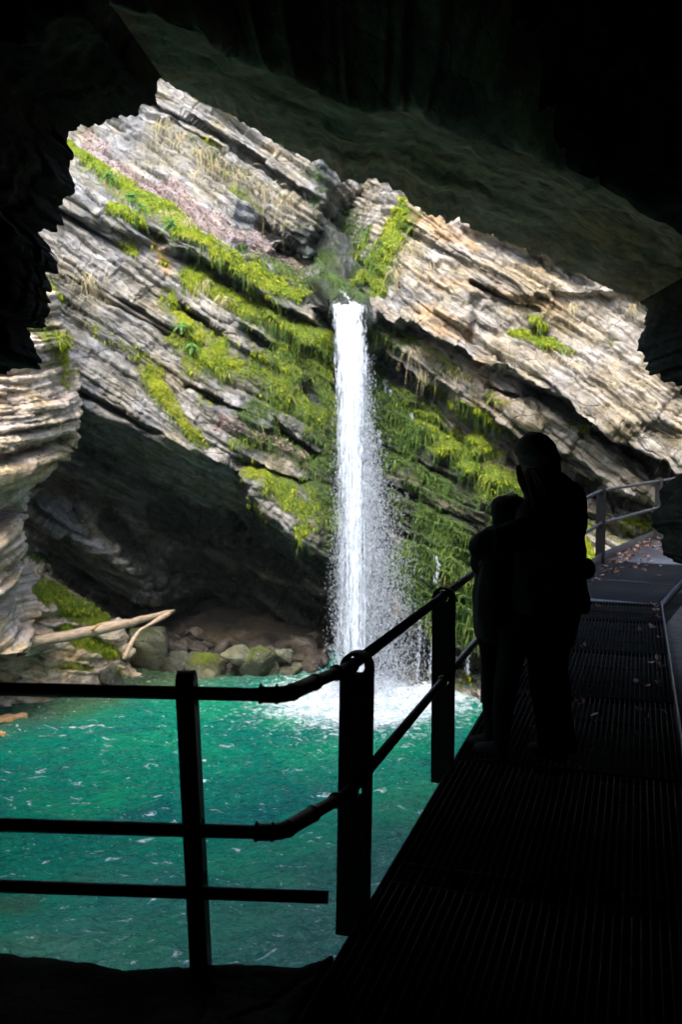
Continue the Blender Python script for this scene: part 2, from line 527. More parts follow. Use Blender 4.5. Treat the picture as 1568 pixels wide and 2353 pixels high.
def strata(p, nb=NB, seed=1, k=1.0, coarse=(0.32, 0.95), fine=(0.05, 0.15), A=(0.16, 0.095, 0.09), rough=0.06):
    """outward relief of bedded, jointed rock at world points p (n,3)"""
    nb = np.asarray(nb)
    st = unit(np.cross(nb, (0, -1.0, 0.15)))
    h = p @ nb + 0.13 * fbm(p * 0.3, 3, seed) + 0.025 * fbm(p * 1.7, 3, seed + 5)
    s = p @ st + 0.25 * fbm(p * 0.9, 3, seed + 9)
    y = p[..., 1]
    i1, f1, t1 = beds(h, *coarse, seed + 21)
    i2, f2, t2 = beds(h + 0.025 * fbm(p * 4.0, 2, seed + 31), *fine, seed + 41)
    out = (rnd(i1, seed) - 0.5) * 2 * A[0]
    gate = 0.35 + 0.65 * sstep(fbm(p * 0.5, 2, seed + 77), -0.3, 0.4)
    out += (rnd(i2, seed + 1) - 0.5) * 2 * A[1] * gate
    # joints: each bed is broken into blocks
    for (ii, f, t, amp, wl) in ((i1, f1, t1, A[2], 2.0), (i2, f2, t2, A[2] * 0.6, 0.85)):
        w = wl * (0.6 + 0.9 * rnd(ii, seed + 3))
        c = s / w + rnd(ii, seed + 4) * 13.0
        ci = np.floor(c).astype(np.int64)
        cf = c - ci
        out += (rnd(ii, seed + 5, ci) - 0.5) * 2 * amp
        jd = np.minimum(cf, 1 - cf) * w
        out -= 0.35 * amp * np.exp(-(jd / 0.035) ** 2) * (rnd(ii, seed + 6, ci) > 0.35)
    d1 = np.minimum(f1, 1 - f1) * t1
    d2 = np.minimum(f2, 1 - f2) * t2
    keep = sstep(fbm(p * 0.8, 2, seed + 88), -0.5, 0.25)
    out -= (0.55 * A[0] * np.exp(-(d1 / 0.05) ** 2)) * keep
    out -= (0.5 * A[1] * np.exp(-(d2 / 0.018) ** 2)) * (0.4 + 0.6 * keep)
    out += rough * 2.0 * fbm(p * 2.2, 4, seed + 55) + rough * 0.7 * fbm(p * 9.0, 3, seed + 66)
    return out * k


def seg_dist(u, v, a, b):
    """distance in px to a segment and position along it; sign + above"""
    ax, ay, bx, by = *a, *b
    dx, dy = bx - ax, by - ay
    L = math.hypot(dx, dy)
    t = ((u - ax) * dx + (v - ay) * dy) / (L * L)
    s = ((u - ax) * dy - (v - ay) * dx) / L
    tc = np.clip(t, 0, 1)
    d = np.hypot(u - ax - tc * dx, v - ay - tc * dy)
    return d, t, s


def line_feat(u, v, a, b, A, w, kind='notch', soft=0.12):
    d, t, s = seg_dist(u, v, a, b)
    win = sstep(t, -soft, soft) * (1 - sstep(t, 1 - soft, 1 + soft))
    if kind == 'notch':      # deep slot just below the line, sharp upper lip
        return A * win * sstep(-s, 0, 9) * np.exp(-np.clip(-s - 9, 0, None) ** 2 / (w * w))
    if kind == 'bulge':
        return -A * win * np.exp(-(s / w) ** 2)
    return A * win * sstep(s, 0, w)


def strokes(u, v, S):
    m = np.zeros_like(u)
    for (x0, y0, x1, y1, w, k) in S:
        d, _, _ = seg_dist(u, v, (x0, y0), (x1, y1 + 0.01))
        m = np.maximum(m, k * (1 - sstep(d, w * 0.35, w * 1.25)))
    return m


# strokes: u0, v0, u1, v1, half width, strength   (where the moss, the leaf litter and the rusty seepage lie)
MOSS_Y = [(150, 325, 300, 430, 22, .9), (262, 482, 312, 520, 24, 1), (283, 560, 303, 580, 17, 1), (300, 430, 480, 555, 20, .75),
          (455, 635, 570, 730, 20, .95), (500, 592, 690, 690, 20, .95), (590, 700, 745, 790, 32, 1), (630, 760, 745, 850, 30, .9),
          (385, 695, 412, 740, 17, 1), (412, 740, 475, 830, 20, .8), (520, 840, 640, 900, 40, .85), (600, 870, 720, 960, 45, .9),
          (570, 1060, 700, 1180, 30, .85), (684, 1212, 700, 1222, 15, 1), (60, 745, 140, 820, 22, .7), (150, 780, 150, 800, 12, .7),
          (835, 640, 870, 660, 24, 1), (870, 640, 905, 560, 26, 1), (905, 560, 935, 470, 18, .9),
          (955, 872, 1150, 1000, 14, 1), (965, 965, 1010, 1000, 24, 1), (1000, 1020, 1050, 1050, 20, .9), (1092, 1015, 1112, 1050, 20, 1),
          (1060, 1070, 1180, 1115, 26, .95), (1100, 1110, 1190, 1180, 30, .8), (1040, 1000, 1090, 1060, 22, .75), (1225, 742, 1262, 748, 11, 1), (1185, 770, 1275, 782, 14, .9), (1440, 1190, 1500, 1205, 16, .9),
          (1345, 1250, 1365, 1270, 16, 1), (1180, 1010, 1200, 1020, 14, .8), (1300, 975, 1390, 985, 10, .6)]
MOSS_O = [(340, 850, 460, 1010, 26, .75), (430, 970, 480, 1020, 18, .8), (240, 760, 370, 850, 16, .62), (700, 800, 720, 830, 10, .7),
          (560, 640, 600, 660, 10, .8), (350, 560, 375, 600, 10, .6), (870, 740, 1050, 850, 12, .7), (1010, 840, 1080, 860, 12, .6), (130, 700, 250, 790, 14, .55), (560, 1100, 620, 1190, 16, .6)]
MOSS_G = [(640, 620, 840, 690, 24, .55), (745, 440, 800, 520, 34, .7), (800, 520, 880, 600, 30, .6), (600, 900, 755, 1050, 55, .75), (680, 1050, 770, 1200, 45, .75),
          (720, 780, 770, 1000, 30, .8), (880, 760, 960, 800, 26, .7), (880, 930, 980, 1000, 34, .66), (880, 1000, 1090, 1130, 60, .56), (900, 1080, 1100, 1200, 60, .52), (930, 1180, 1110, 1290, 60, .55),
          (950, 1270, 1110, 1390, 60, .58), (1000, 1360, 1100, 1440, 40, .5), (560, 560, 720, 640, 18, .5), (60, 1270, 110, 1300, 16, .8)]
FILM_Y = [(150, 340, 480, 560, 40, .50), (450, 620, 760, 800, 60, .58), (380, 700, 480, 900, 50, .50), (480, 800, 760, 960, 80, .62), (240, 740, 470, 1010, 45, .50), (560, 1040, 720, 1200, 55, .62),
          (500, 560, 700, 680, 30, .55), (120, 660, 330, 860, 50, .40), (60, 700, 160, 860, 40, .5), (840, 620, 940, 480, 40, .6), (880, 750, 1150, 960, 40, .44), (960, 920, 1200, 1120, 60, .44), (1080, 1080, 1200, 1300, 40, .42),
          (560, 440, 700, 560, 40, .42), (350, 290, 640, 460, 26, .40), (1180, 760, 1300, 790, 30, .5), (1340, 1180, 1540, 1280, 40, .45), (1080, 690, 1400, 760, 24, .36)]
FILM_G = [(720, 420, 880, 620, 60, .56), (620, 600, 860, 690, 44, .48), (640, 740, 770, 1000, 80, .76), (600, 940, 770, 1240, 85, .74), (870, 900, 1110, 1150, 100, .74), (890, 1120, 1120, 1330, 100, .74), (920, 1300, 1110, 1460, 80, .66), (870, 760, 1000, 850, 40, .55), (700, 1200, 760, 1300, 40, .5)]
LITTER = [(205, 310, 330, 415, 22, .8), (330, 415, 520, 510, 22, .85), (520, 510, 700, 625, 18, .8), (505, 970, 690, 1060, 15, .8), (470, 380, 560, 420, 10, .4),
          (930, 770, 1000, 800, 10, .5), (1000, 980, 1060, 1010, 8, .5)]
TINT = [(350, 540, 380, 620, 14, .9), (400, 470, 430, 500, 10, .5), (930, 480, 1080, 560, 30, .6), (960, 720, 1070, 770, 26, .6), (1100, 850, 1160, 930, 25, .55), (960, 640, 1300, 700, 16, .35), (700, 760, 730, 800, 14, .6)]


WET_SHADE = [(880, 860, 960, 930, 40, .9), (890, 1000, 1100, 1130, 70, .8), (900, 1150, 1110, 1260, 70, .85), (900, 1300, 1110, 1400, 70, .9), (880, 1480, 1130, 1520, 80, 1), (860, 830, 880, 1560, 30, .9),
       (690, 800, 740, 1000, 36, .75), (720, 1000, 760, 1250, 40, .8), (640, 650, 830, 690, 40, .95), (700, 560, 860, 640, 50, .8), (740, 400, 790, 520, 40, .6), (760, 720, 820, 1500, 50, .95), (560, 1200, 740, 1320, 50, .7), (440, 1330, 720, 1440, 90, 1), (380, 1180, 700, 1300, 60, .75), (250, 1200, 420, 1400, 40, .75), (330, 1440, 740, 1500, 60, 1), (200, 1040, 420, 1160, 30, .5), (880, 780, 1150, 940, 16, .5)]  # wet rock by the fall; strokes in the undercut paint its shade


def masks(u, v, p, n, wob=24.0, upk=0.35):
    """vertex mask colours: moss, moss hue (0 ochre, .4 yellow green, 1 deep green), litter, rusty tint"""
    uu = u + wob * fbm(p * 1.6, 3, 301)
    vv = v + wob * fbm(p * 1.6, 3, 302)
    y, o, g = strokes(uu, vv, MOSS_Y), strokes(uu, vv, MOSS_O), strokes(uu, vv, MOSS_G)
    pat = sstep(fbm(p * 1.5, 4, 305), -0.45, 0.35)
    y = np.maximum(y, strokes(uu, vv, FILM_Y) * (0.55 + 0.65 * pat))
    g = np.maximum(g, strokes(uu, vv, FILM_G) * (0.55 + 0.65 * pat))
    moss = np.maximum(np.maximum(y, o), g)
    up = np.clip(n[..., 2], -1, 1)
    moss = moss * (0.72 + upk * up) * (0.98 + 0.45 * fbm(p * 1.1, 3, 303)) + 0.16 * sstep(up, 0.1, 0.7) + 0.22 * sstep(fbm(p * 0.55, 3, 304), 0.12, 0.55)
    hue = (0.40 * y + 0.05 * o + 1.0 * g + 0.02) / (y + o + g + 0.05)
    lit = strokes(uu, vv, LITTER)
    return np.stack([np.clip(moss, 0, 1), hue, lit, strokes(uu, vv, TINT)], -1)


def rows(lo, hi, step):
    return np.linspace(lo, hi, int((hi - lo) / step) + 1)


SURF = {}       # finished sheets kept for scattering plants: name -> (G, N, mask, U, V)


def cliff(name, U, V, D, mat, nb=NB, seed=1, k=1.0, moss_puff=0.16, keep=None, mk=None, **kw):
    G = P(U, V, D)
    N = grid_normals(blur(G, 4, 3))
    N = unit(N + 0.45 * unit(np.array([0, 0, CAM_Z]) - G))
    disp = strata(G.reshape(-1, 3), nb, seed, k, **kw).reshape(U.shape)
    mk = masks(U, V, G, N) if mk is None else mk
    mm = sstep(mk[..., 0], 0.3, 0.75)
    disp = disp * (1 - 0.55 * mm) + mm * moss_puff * (0.35 + 0.9 * np.abs(fbm(G * 2.6, 3, seed + 91)) + 0.25 * fbm(G * 8, 2, seed + 92))
    G2 = G + N * disp[..., None]
    F = grid_faces(*U.shape)
    if keep is not None:
        kq = (keep[:-1, :-1] & keep[1:, :-1] & keep[:-1, 1:] & keep[1:, 1:]).ravel()
        F = F[kq]
    wt = strokes(U, V, WET_SHADE)  # real wetness and the painted undercut shade share this layer
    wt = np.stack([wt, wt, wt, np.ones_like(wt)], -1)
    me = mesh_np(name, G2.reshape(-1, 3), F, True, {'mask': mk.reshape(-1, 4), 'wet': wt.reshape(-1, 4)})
    o = link(name, me, mat)
    SURF[name] = (G2, grid_normals(G2), mk, U, V)
    return o


STEP = 2.7
WATER_Z = -3.2

# ---- the big tilted cliff on the left of the fall, with its undercut
U, V = np.meshgrid(rows(-260, 880, STEP), rows(-160, 1640, STEP))
lip_u = [-400, -200, 0, 180, 300, 370, 480, 540, 560, 610, 690, 730, 800, 900]
lip_v = [730, 800, 862, 930, 975, 1005, 1045, 1062, 1090, 1165, 1225, 1245, 1300, 1350]
LIP = np.interp(U, lip_u, lip_v)
s_up = np.clip(LIP - V, 0, None) * math.cos(R(29))
base = np.interp(U, [-300, 0, 300, 560, 760, 900], [17.4, 17.9, 18.5, 18.7, 19.3, 20.0])
up = np.interp(s_up, [0, 60, 200, 330, 372, 385, 420, 470, 560, 640, 720, 860, 1100], [0, 0.1, 0.45, 0.8, 0.95, 0.55, 0.55, 1.3, 2.9, 3.1, 3.3, 4.0, 5.0])
s_dn = np.clip(V - LIP, 0, None)
dn = np.interp(s_dn, [0, 10, 40, 120, 240, 380, 520, 900], [0, 0.4, 1.3, 3.2, 5.4, 7.4, 8.0, 8.4])
D = base + up + dn
Rb = np.interp(V, [100, 300, 380, 440, 500, 560, 620, 680, 720, 800, 1000, 1300, 1650], [720, 735, 742, 756, 722, 700, 716, 752, 772, 800, 815, 820, 830])
D += np.clip(U - Rb, 0, None) * 0.045
for f in [((440, 585), (725, 740), 1.3, 24), ((415, 690), (530, 765), 0.9, 20), ((318, 505), (382, 552), 0.7, 14), ((360, 235), (560, 345), 0.7, 12),
          ((560, 345), (735, 450), 0.9, 16), ((390, 280), (520, 350), 0.35, 9), ((150, 480), (300, 570), 0.5, 10), ((560, 740), (640, 790), 0.8, 18),
          ((640, 560), (715, 590), 1.8, 22), ((600, 500), (700, 560), 0.6, 16), ((170, 880), (365, 985), 0.6, 12), ((280, 680), (470, 790), 0.35, 8),
          ((170, 640), (420, 780), 0.35, 7), ((640, 960), (740, 1040), 1.0, 26), ((545, 1045), (720, 1100), 0.5, 18), ((440, 880), (560, 940), 0.5, 10)]:
    D += line_feat(U, V, *f)
D += line_feat(U, V, (20, 1120), (400, 1395), 4.6, 70, 'bulge', 0.25)
D += line_feat(U, V, (30, 1195), (400, 1440), 1.6, 40, 'notch', 0.2)
D += line_feat(U, V, (60, 1300), (330, 1470), 3.5, 50, 'bulge', 0.25)
D += 0.25 * fbm(P(U, V, D) * 0.5, 3, 400)
o = cliff('cliff_left', U, V, D, M['rock_left'], seed=3)
tag(o, 'tall tilted grey limestone cliff with mossy ledges and dark undercut left of the waterfall', kind='structure')

# ---- the cliff on the right
U, V = np.meshgrid(rows(770, 1840, STEP), rows(330, 1720, STEP))
base = np.interp(U, [760, 850, 950, 1100, 1300, 1568, 1850], [20.0, 19.5, 18.9, 18.2, 17.4, 16.6, 15.8])
edge = np.interp(V, [300, 400, 460, 560, 640, 680, 710, 760, 820, 1720], [960, 945, 930, 880, 838, 846, 862, 860, 850, 840])
D = base + np.clip(edge - U, 0, None) * 0.05
o1 = np.interp(U, [800, 860, 1000, 1120, 1250, 1600], [680, 712, 765, 845, 905, 1075])
o2 = np.interp(U, [800, 858, 940, 1150, 1300, 1500, 1800], [790, 822, 868, 990, 1060, 1165, 1310])
D += np.interp(V - o1, [-500, -120, -3, 4, 30, 60], [1.0, 0.15, -0.25, 0.75, 0.6, 0.35])
D += np.interp(V - o2, [-20, 0, 6, 40, 110, 260, 480, 640, 740], [0, 0, 1.1, 0.9, 0.35, -0.2, -0.7, -0.9, -0.6])
for f in [((1090, 640), (1190, 690), 0.7, 9), ((1180, 690), (1240, 705), 0.4, 10), ((1075, 520), (1350, 640), 0.4, 12), ((1230, 895), (1600, 1070), 1.3, 20),
          ((1130, 880), (1260, 930), 0.7, 14), ((1190, 900), (1320, 960), 0.5, 8), ((930, 520), (1080, 600), 0.35, 8), ((870, 1010), (1060, 1100), 0.3, 10),
          ((880, 1100), (1100, 1205), 0.3, 10), ((930, 1215), (1110, 1300), 0.35, 10), ((960, 950), (1100, 1020), 0.5, 16), ((1280, 1030), (1400, 1085), 0.6, 12),
          ((1360, 1085), (1520, 1150), 1.2, 22), ((1350, 1170), (1480, 1225), 0.5, 10), ((880, 890), (960, 930), 0.4, 10), ((900, 1440), (1110, 1530), 1.2, 60), ((940, 1310), (1100, 1385), 0.25, 10)]:
    D += line_feat(U, V, *f)
D += 0.28 * sstep(U, 1068, 1084) * sstep(V, 672, 690) * (1 - sstep(V, 775, 800)) - 0.3 * sstep(U, 1130, 1140) * sstep(V, 820, 850) * (1 - sstep(V, 960, 1000))
for (cu, cv, r, A_b) in [(985, 985, 30, .55), (1028, 1036, 24, .45), (1102, 1030, 26, .6), (1076, 1086, 22, .4), (1140, 1108, 28, .55), (1165, 1050, 24, .4), (1120, 1160, 26, .45), (945, 915, 26, .35), (1050, 950, 30, .35), (1244, 744, 20, .3), (1215, 778, 18, .25), (1262, 782, 18, .25)]:
    D -= A_b * np.exp(-((U - cu) ** 2 + ((V - cv) * 1.2) ** 2) / (r * r))
low = sstep(V - o2, 20, 90) * (1 - sstep(U, 1130, 1230))
sv = (V - 0.42 * U) + 9 * fbm(P(U, V, D) * 0.8, 3, 411)
saw = (sv / 34.0) % 1.0
D += low * 0.26 * (saw - 0.5) * (0.5 + 0.8 * sstep(fbm(P(U, V, D) * 0.7, 2, 412), -0.3, 0.4))
saw2 = ((sv + 6 * fbm(P(U, V, D) * 1.6, 2, 413)) / 13.0) % 1.0
D += low * 0.07 * (saw2 - 0.5)
D += 0.10 * fbm(P(U, V, D) * 0.5, 3, 410)
tag(cliff('cliff_right', U, V, D, M['rock_right'], seed=8, A=(0.15, 0.10, 0.12), rough=0.07), 'pale tan bedded cliff right of the waterfall with mossy wet steps below', kind='structure')

# ---- the gully behind, where the stream comes down to the lip of the fall
U, V = np.meshgrid(rows(560, 1060, 3.2), rows(180, 780, 3.2))
D = np.interp(V, [150, 380, 480, 560, 620, 660, 700, 712, 800], [29.5, 28.0, 26.8, 25.0, 22.4, 20.6, 19.1, 19.0, 19.25])
D = D + 0.012 * np.abs(U - 800) * -1.0 * sstep(V, 690, 480) + np.clip(U - 860, 0, None) * 0.004
D += line_feat(U, V, (745, 385), (790, 440), 1.6, 40)
D += np.clip(752 - U, 0, None) * 0.03 * sstep(V, 600, 700) + np.clip(V - 715, 0, None) * 0.05
D += 0.5 * fbm(P(U, V, D) * 0.6, 3, 420)
tag(cliff('gully_rock', U, V, D, M['rock_left'], seed=14, A=(0.5, 0.18, 0.35), rough=0.09), 'mossy gully rock behind the lip of the waterfall', kind='structure')

# ---- the pale pillar at the left edge
sil_v = [520, 600, 640, 690, 760, 830, 890, 930, 990, 1040, 1080, 1130, 1165, 1200, 1240, 1310, 1400, 1500]
sil_u = [60, 84, 105, 132, 142, 152, 172, 184, 162, 128, 118, 60, 14, 30, 46, 38, 60, 90]
ph = np.radians(np.linspace(-60, 165, 190))
vv = rows(480, 1500, 3.0)
PH, V = np.meshgrid(ph, vv)
UR = np.interp(V, sil_v, sil_u)
U = UR - 170 + 170 * np.sin(np.clip(PH, 0, None)) + np.where(PH < 0, PH / R(60) * 260, 0)
D = 16.6 - 1.3 * np.cos(PH) + 0.9 * np.sin(np.clip(PH, 0, 1.6)) - 0.5 * sstep(V, 900, 1200) + 0.6 * (PH > 1.57) * (PH - 1.57)
mk = masks(U, V, P(U, V, D), grid_normals(P(U, V, D)), upk=0.3)
mk[..., 3] = np.maximum(mk[..., 3], 0.45 * sstep(fbm(P(U, V, D) * 1.2, 3, 431), 0.0, 0.5))
tag(cliff('rock_pillar', U, V, D, M['rock_pale'], nb=NB_FLAT, seed=23, k=0.8, coarse=(0.22, 0.5), fine=(0.05, 0.12), A=(0.26, 0.10, 0.12), rough=0.08, mk=mk),
    'pale cream rock pillar with nearly level layers at the left edge', kind='structure')

# ---- the low bank of slabs under it, running into the pool
top_u = [-300, 0, 36, 100, 180, 240, 285, 300, 330]
top_v = [1260, 1300, 1312, 1340, 1385, 1420, 1490, 1540, 1590]
Ug = rows(-300, 318, 3.0)
tt = np.concatenate([np.linspace(-0.25, 0, 20, endpoint=False), np.linspace(0, 1, 110)])
U, T = np.meshgrid(Ug, tt)
vt = np.interp(U, top_u, top_v)
vb = np.interp(U, [-300, 0, 90, 200, 300, 330], [1700, 1668, 1655, 1625, 1585, 1600])
V = vt + np.clip(T, 0, 1) * (vb - vt) + np.where(T < 0, -T * 90, 0)
dt = np.interp(U, [-300, 0, 100, 240, 320], [16.6, 17.3, 18.0, 19.2, 19.6])
db = zdepth(vb, WATER_Z - 0.35)
D = dt + (db - dt) * np.clip(T, 0, 1) ** 0.85 + np.where(T < 0, -T * 8.0, 0)
bank_moss = [(90, 1360, 230, 1420, 30, .95), (150, 1440, 260, 1500, 26, .95), (60, 1420, 130, 1450, 18, .6), (150, 1510, 190, 1530, 14, .6), (20, 1340, 60, 1370, 14, .6), (270, 1540, 300, 1570, 12, .9), (210, 1590, 260, 1610, 12, .9), (90, 1480, 110, 1540, 12, .5)]
G0 = P(U, V, D)
N0 = grid_normals(G0)
wob, wob2 = 34 * fbm(G0 * 1.6, 4, 301), 34 * fbm(G0 * 1.6, 4, 306)
bm_ = strokes(U + wob, V + wob2, bank_moss) * (0.75 + 0.25 * N0[..., 2] + 0.5 * fbm(G0 * 2.2, 3, 307)) + 0.25 * sstep(fbm(G0 * 1.0, 3, 308), 0, 0.5)
mk = np.stack([bm_, np.full_like(bm_, 0.5), np.zeros_like(bm_), 0.5 * sstep(1420 - V, 0, 60)], -1)
tag(cliff('shore_slab', U, V, D, M['rock_pale'], seed=31, k=0.75, A=(0.26, 0.09, 0.16), mk=mk, moss_puff=0.05), 'low mossy rock bank sloping into the pool beneath the pale pillar', kind='structure')

# ---- rubble bank under the overhang
gx, gy = np.meshgrid(np.linspace(-5.6, 1.0, 130), np.linspace(18.6, 28.5, 120))
pz = np.stack([gx, gy, 0 * gx], -1)
edge_y = np.interp(gx, [-5, -4, -3, -1.5, -0.4, 0.4, 1.0], [19.4, 19.6, 19.9, 19.7, 20.2, 21.5, 23.0])
gz = WATER_Z - 0.3 + np.clip(gy - edge_y + 0.6, -0.8, None) * 0.17 + 0.22 * fbm(pz * 1.5, 4, 440)
G = np.stack([gx, gy, gz], -1)
tag(link('rubble_bank', mesh_np('rubble_bank', G.reshape(-1, 3), grid_faces(*gx.shape), True), M['rubble']), kind='structure')

# ------------------------------------------------------------------ the dark rock tunnel the camera stands in
mouth = np.array([  # u, v, depth along the rim, clockwise from the floor on the left
    (-420, 2000, 4.2), (-330, 1500, 4.6), (-200, 1100, 5.0), (-60, 900, 5.3), (0, 835, 5.5), (20, 805, 5.5), (45, 770, 5.6), (60, 715, 5.7), (95, 650, 5.8), (130, 600, 5.9), (105, 560, 6.0), (80, 530, 6.0), (120, 520, 6.1),
    (150, 470, 6.15), (170, 430, 6.2), (152, 380, 6.3), (168, 352, 6.3), (138, 325, 6.4), (160, 300, 6.5), (190, 285, 6.5), (245, 285, 6.6), (300, 255, 6.8), (330, 238, 6.9), (365, 245, 7.0), (350, 205, 7.0), (376, 186, 7.2),
    (480, 235, 7.6), (560, 280, 7.8), (620, 310, 8.0), (735, 375, 8.4), (830, 420, 8.7), (885, 425, 8.9), (920, 440, 9.0), (930, 455, 9.0), (990, 490, 9.1), (1050, 510, 9.3), (1200, 565, 9.7), (1330, 630, 10.0), (1420, 672, 10.2), (1475, 690, 10.4),
    (1488, 735, 10.0), (1465, 790, 9.6), (1500, 850, 9.2), (1540, 885, 8.8), (1580, 915, 8.5), (1680, 990, 8.0), (1650, 1070, 7.7), (1568, 1092, 7.5), (1530, 1112, 7.4), (1503, 1130, 7.4), (1512, 1165, 7.4), (1500, 1190, 7.4), (1525, 1225, 7.3), (1530, 1268, 7.3), (1568, 1288, 7.2), (1680, 1320, 7.0), (1800, 1500, 6.6), (1900, 1800, 6.0)])
seglen = np.hypot(np.diff(mouth[:, 0]), np.diff(mouth[:, 1]))
cl = np.concatenate([[0], np.cumsum(seglen)])
q = rows(0, cl[-1], 5.0)
mu, mv, md = (np.interp(q, cl, mouth[:, i]) for i in range(3))
RIM = P(mu, mv, md)
nq = len(q)
# inner ring behind the camera
frac = q / cl[-1]
ang = np.interp(frac, [0, np.interp(376, [0, 1], [0, 1]) * 0 + cl[25] / cl[-1], cl[39] / cl[-1], 1], [R(200), R(125), R(40), R(-20)])
INNER = np.stack([0.2 + 3.6 * np.cos(ang), np.full(nq, -3.0), 1.6 + 2.9 * np.sin(ang)], -1)
tv = np.concatenate([-np.linspace(1, 0, 26, endpoint=False) ** 1.6, np.linspace(0, 1, 190) ** 1.6])
G = np.zeros((len(tv), nq, 3))
out_dir = unit(np.stack([RIM[:, 0] - 0.3, 0 * RIM[:, 0], RIM[:, 2] - 1.0], -1))
roof_c = sstep(RIM[:, 2], 2.6, 3.4)
for i, t in enumerate(tv):
    if t >= 0:
        c = RIM + (INNER - RIM) * t
        bow = math.sin(math.pi * t)
        t0 = np.interp(RIM[:, 0], [-1.5, 0.2, 3.3], [0.15, 0.15, 0.24]) + 0.03 * fbm(RIM * 1.3, 4, 465) + 0.012 * fbm(RIM * 6.0, 3, 466)
        stp = sstep(t, t0, t0 + 0.05) * sstep(RIM[:, 2], 2.6, 3.4)
        G[i] = c + out_dir * (0.55 * bow * sstep(t, 0.2, 0.5) - 0.10 * roof_c * min(t / 0.2, 1.0) * (1 - stp) + 2.4 * stp * (1 - t) ** 0.5)[:, None]
    else:
        k = -t
        G[i] = RIM + out_dir * (k * 3.2) + np.array([0, -1.6 * k - 0.4 * math.sin(math.pi * k), 1.0 * k * k])
N = grid_normals(blur(G, 2, 2), (0.3, 5.0, 1.8))
N[tv < 0] *= np.sign(-N[tv < 0][..., 1:2] + 1e-6) * -1
fade = np.clip(np.abs(tv) / 0.10, 0.12, 1)[:, None]
roofk = sstep(RIM[:, 2], 2.6, 3.4)[None, :]
dsp = strata(G.reshape(-1, 3), unit((0.45, -0.60, 0.25)), 51, 1.0, coarse=(0.2, 0.6), A=(0.22, 0.06, 0.12), rough=0.07).reshape(G.shape[:2])
dsp2 = 0.30 * fbm(G * 1.1, 4, 470) + 0.12 * fbm(G * 3.5, 4, 471)
dsp = dsp * (0.4 - 0.31 * roofk) + dsp2 * (1 - 0.72 * roofk) + roofk * (0.05 * fbm(G * 5.0, 4, 476) - 0.06 * np.abs(fbm(G * np.array([1.2, 1.9, 3.0]), 3, 477)))
G = G + N * (dsp * fade)[..., None]
# rough the rim itself: bigger teeth on the walls, fine ones along the roof
teeth = (0.20 * fbm(RIM * 5.0, 4, 472) + 0.11 * fbm(RIM * 13.0, 4, 473) - 0.08 * np.abs(fbm(RIM * 22.0, 2, 474)))[:, None] * np.where(RIM[:, 0] > 2.5, 0.6, 1.0)[:, None] * (1 - 0.55 * roofk.T)
G += (out_dir * teeth)[None] * np.exp(-(np.abs(tv) / 0.08) ** 2)[:, None, None]
i_roof = [int(np.searchsorted(q, cl[25])), int(np.searchsorted(q, cl[39]))]
tcut = int(np.searchsorted(tv, 0.20))
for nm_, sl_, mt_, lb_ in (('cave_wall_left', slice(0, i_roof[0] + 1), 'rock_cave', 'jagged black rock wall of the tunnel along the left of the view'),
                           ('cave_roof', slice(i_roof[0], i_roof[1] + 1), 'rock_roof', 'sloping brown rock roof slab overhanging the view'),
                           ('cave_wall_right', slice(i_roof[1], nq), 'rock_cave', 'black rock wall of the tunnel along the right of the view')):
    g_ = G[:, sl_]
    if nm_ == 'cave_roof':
        gv = G[tcut:, sl_]  # roof behind the lit strip takes the shade-dark rock colour
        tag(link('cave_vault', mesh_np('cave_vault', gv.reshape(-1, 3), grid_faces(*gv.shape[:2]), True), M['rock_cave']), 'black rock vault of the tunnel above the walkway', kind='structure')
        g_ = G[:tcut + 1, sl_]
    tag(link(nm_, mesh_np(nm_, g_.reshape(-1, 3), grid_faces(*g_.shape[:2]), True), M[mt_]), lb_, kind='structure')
# closing wall far behind the camera
bx, bz = np.meshgrid(np.linspace(-6, 7, 40), np.linspace(-1.5, 7, 30))
bp = np.stack([bx, -2.9 + 0 * bx, bz], -1)
bp[..., 1] += 0.3 * fbm(bp * 0.8, 3, 480)
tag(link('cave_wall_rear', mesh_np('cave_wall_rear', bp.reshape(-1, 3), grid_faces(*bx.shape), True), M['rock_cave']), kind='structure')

# ---- the gorge goes on outside the frame: the near wall beside the tunnel mouth and the two flanks, unseen, added to block low sky light
for nm_, a0, a1, toward in (('gorge_wall_near_left', (-15.0, 6.2), (-4.6, 6.4), (0, 14, 0)), ('gorge_wall_near_right', (6.2, 8.0), (15.0, 8.6), (0, 14, 0)),
                            ('gorge_wall_left', (-12.5, 5.0), (-11.5, 23.0), (0, 14, 0)), ('gorge_wall_right', (12.5, 6.0), (11.5, 22.0), (0, 14, 0))):
    sx, sz = np.meshgrid(np.linspace(0, 1, 70), np.linspace(-4.5, 9.5, 70))
    g_ = np.stack([a0[0] + (a1[0] - a0[0]) * sx, a0[1] + (a1[1] - a0[1]) * sx, sz], -1)
    n_ = grid_normals(g_, toward)
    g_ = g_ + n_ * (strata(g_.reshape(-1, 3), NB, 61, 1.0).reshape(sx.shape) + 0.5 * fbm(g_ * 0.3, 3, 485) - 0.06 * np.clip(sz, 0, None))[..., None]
    tag(link(nm_, mesh_np(nm_, g_.reshape(-1, 3), grid_faces(*sx.shape), True), M['rock_cave']), kind='structure')

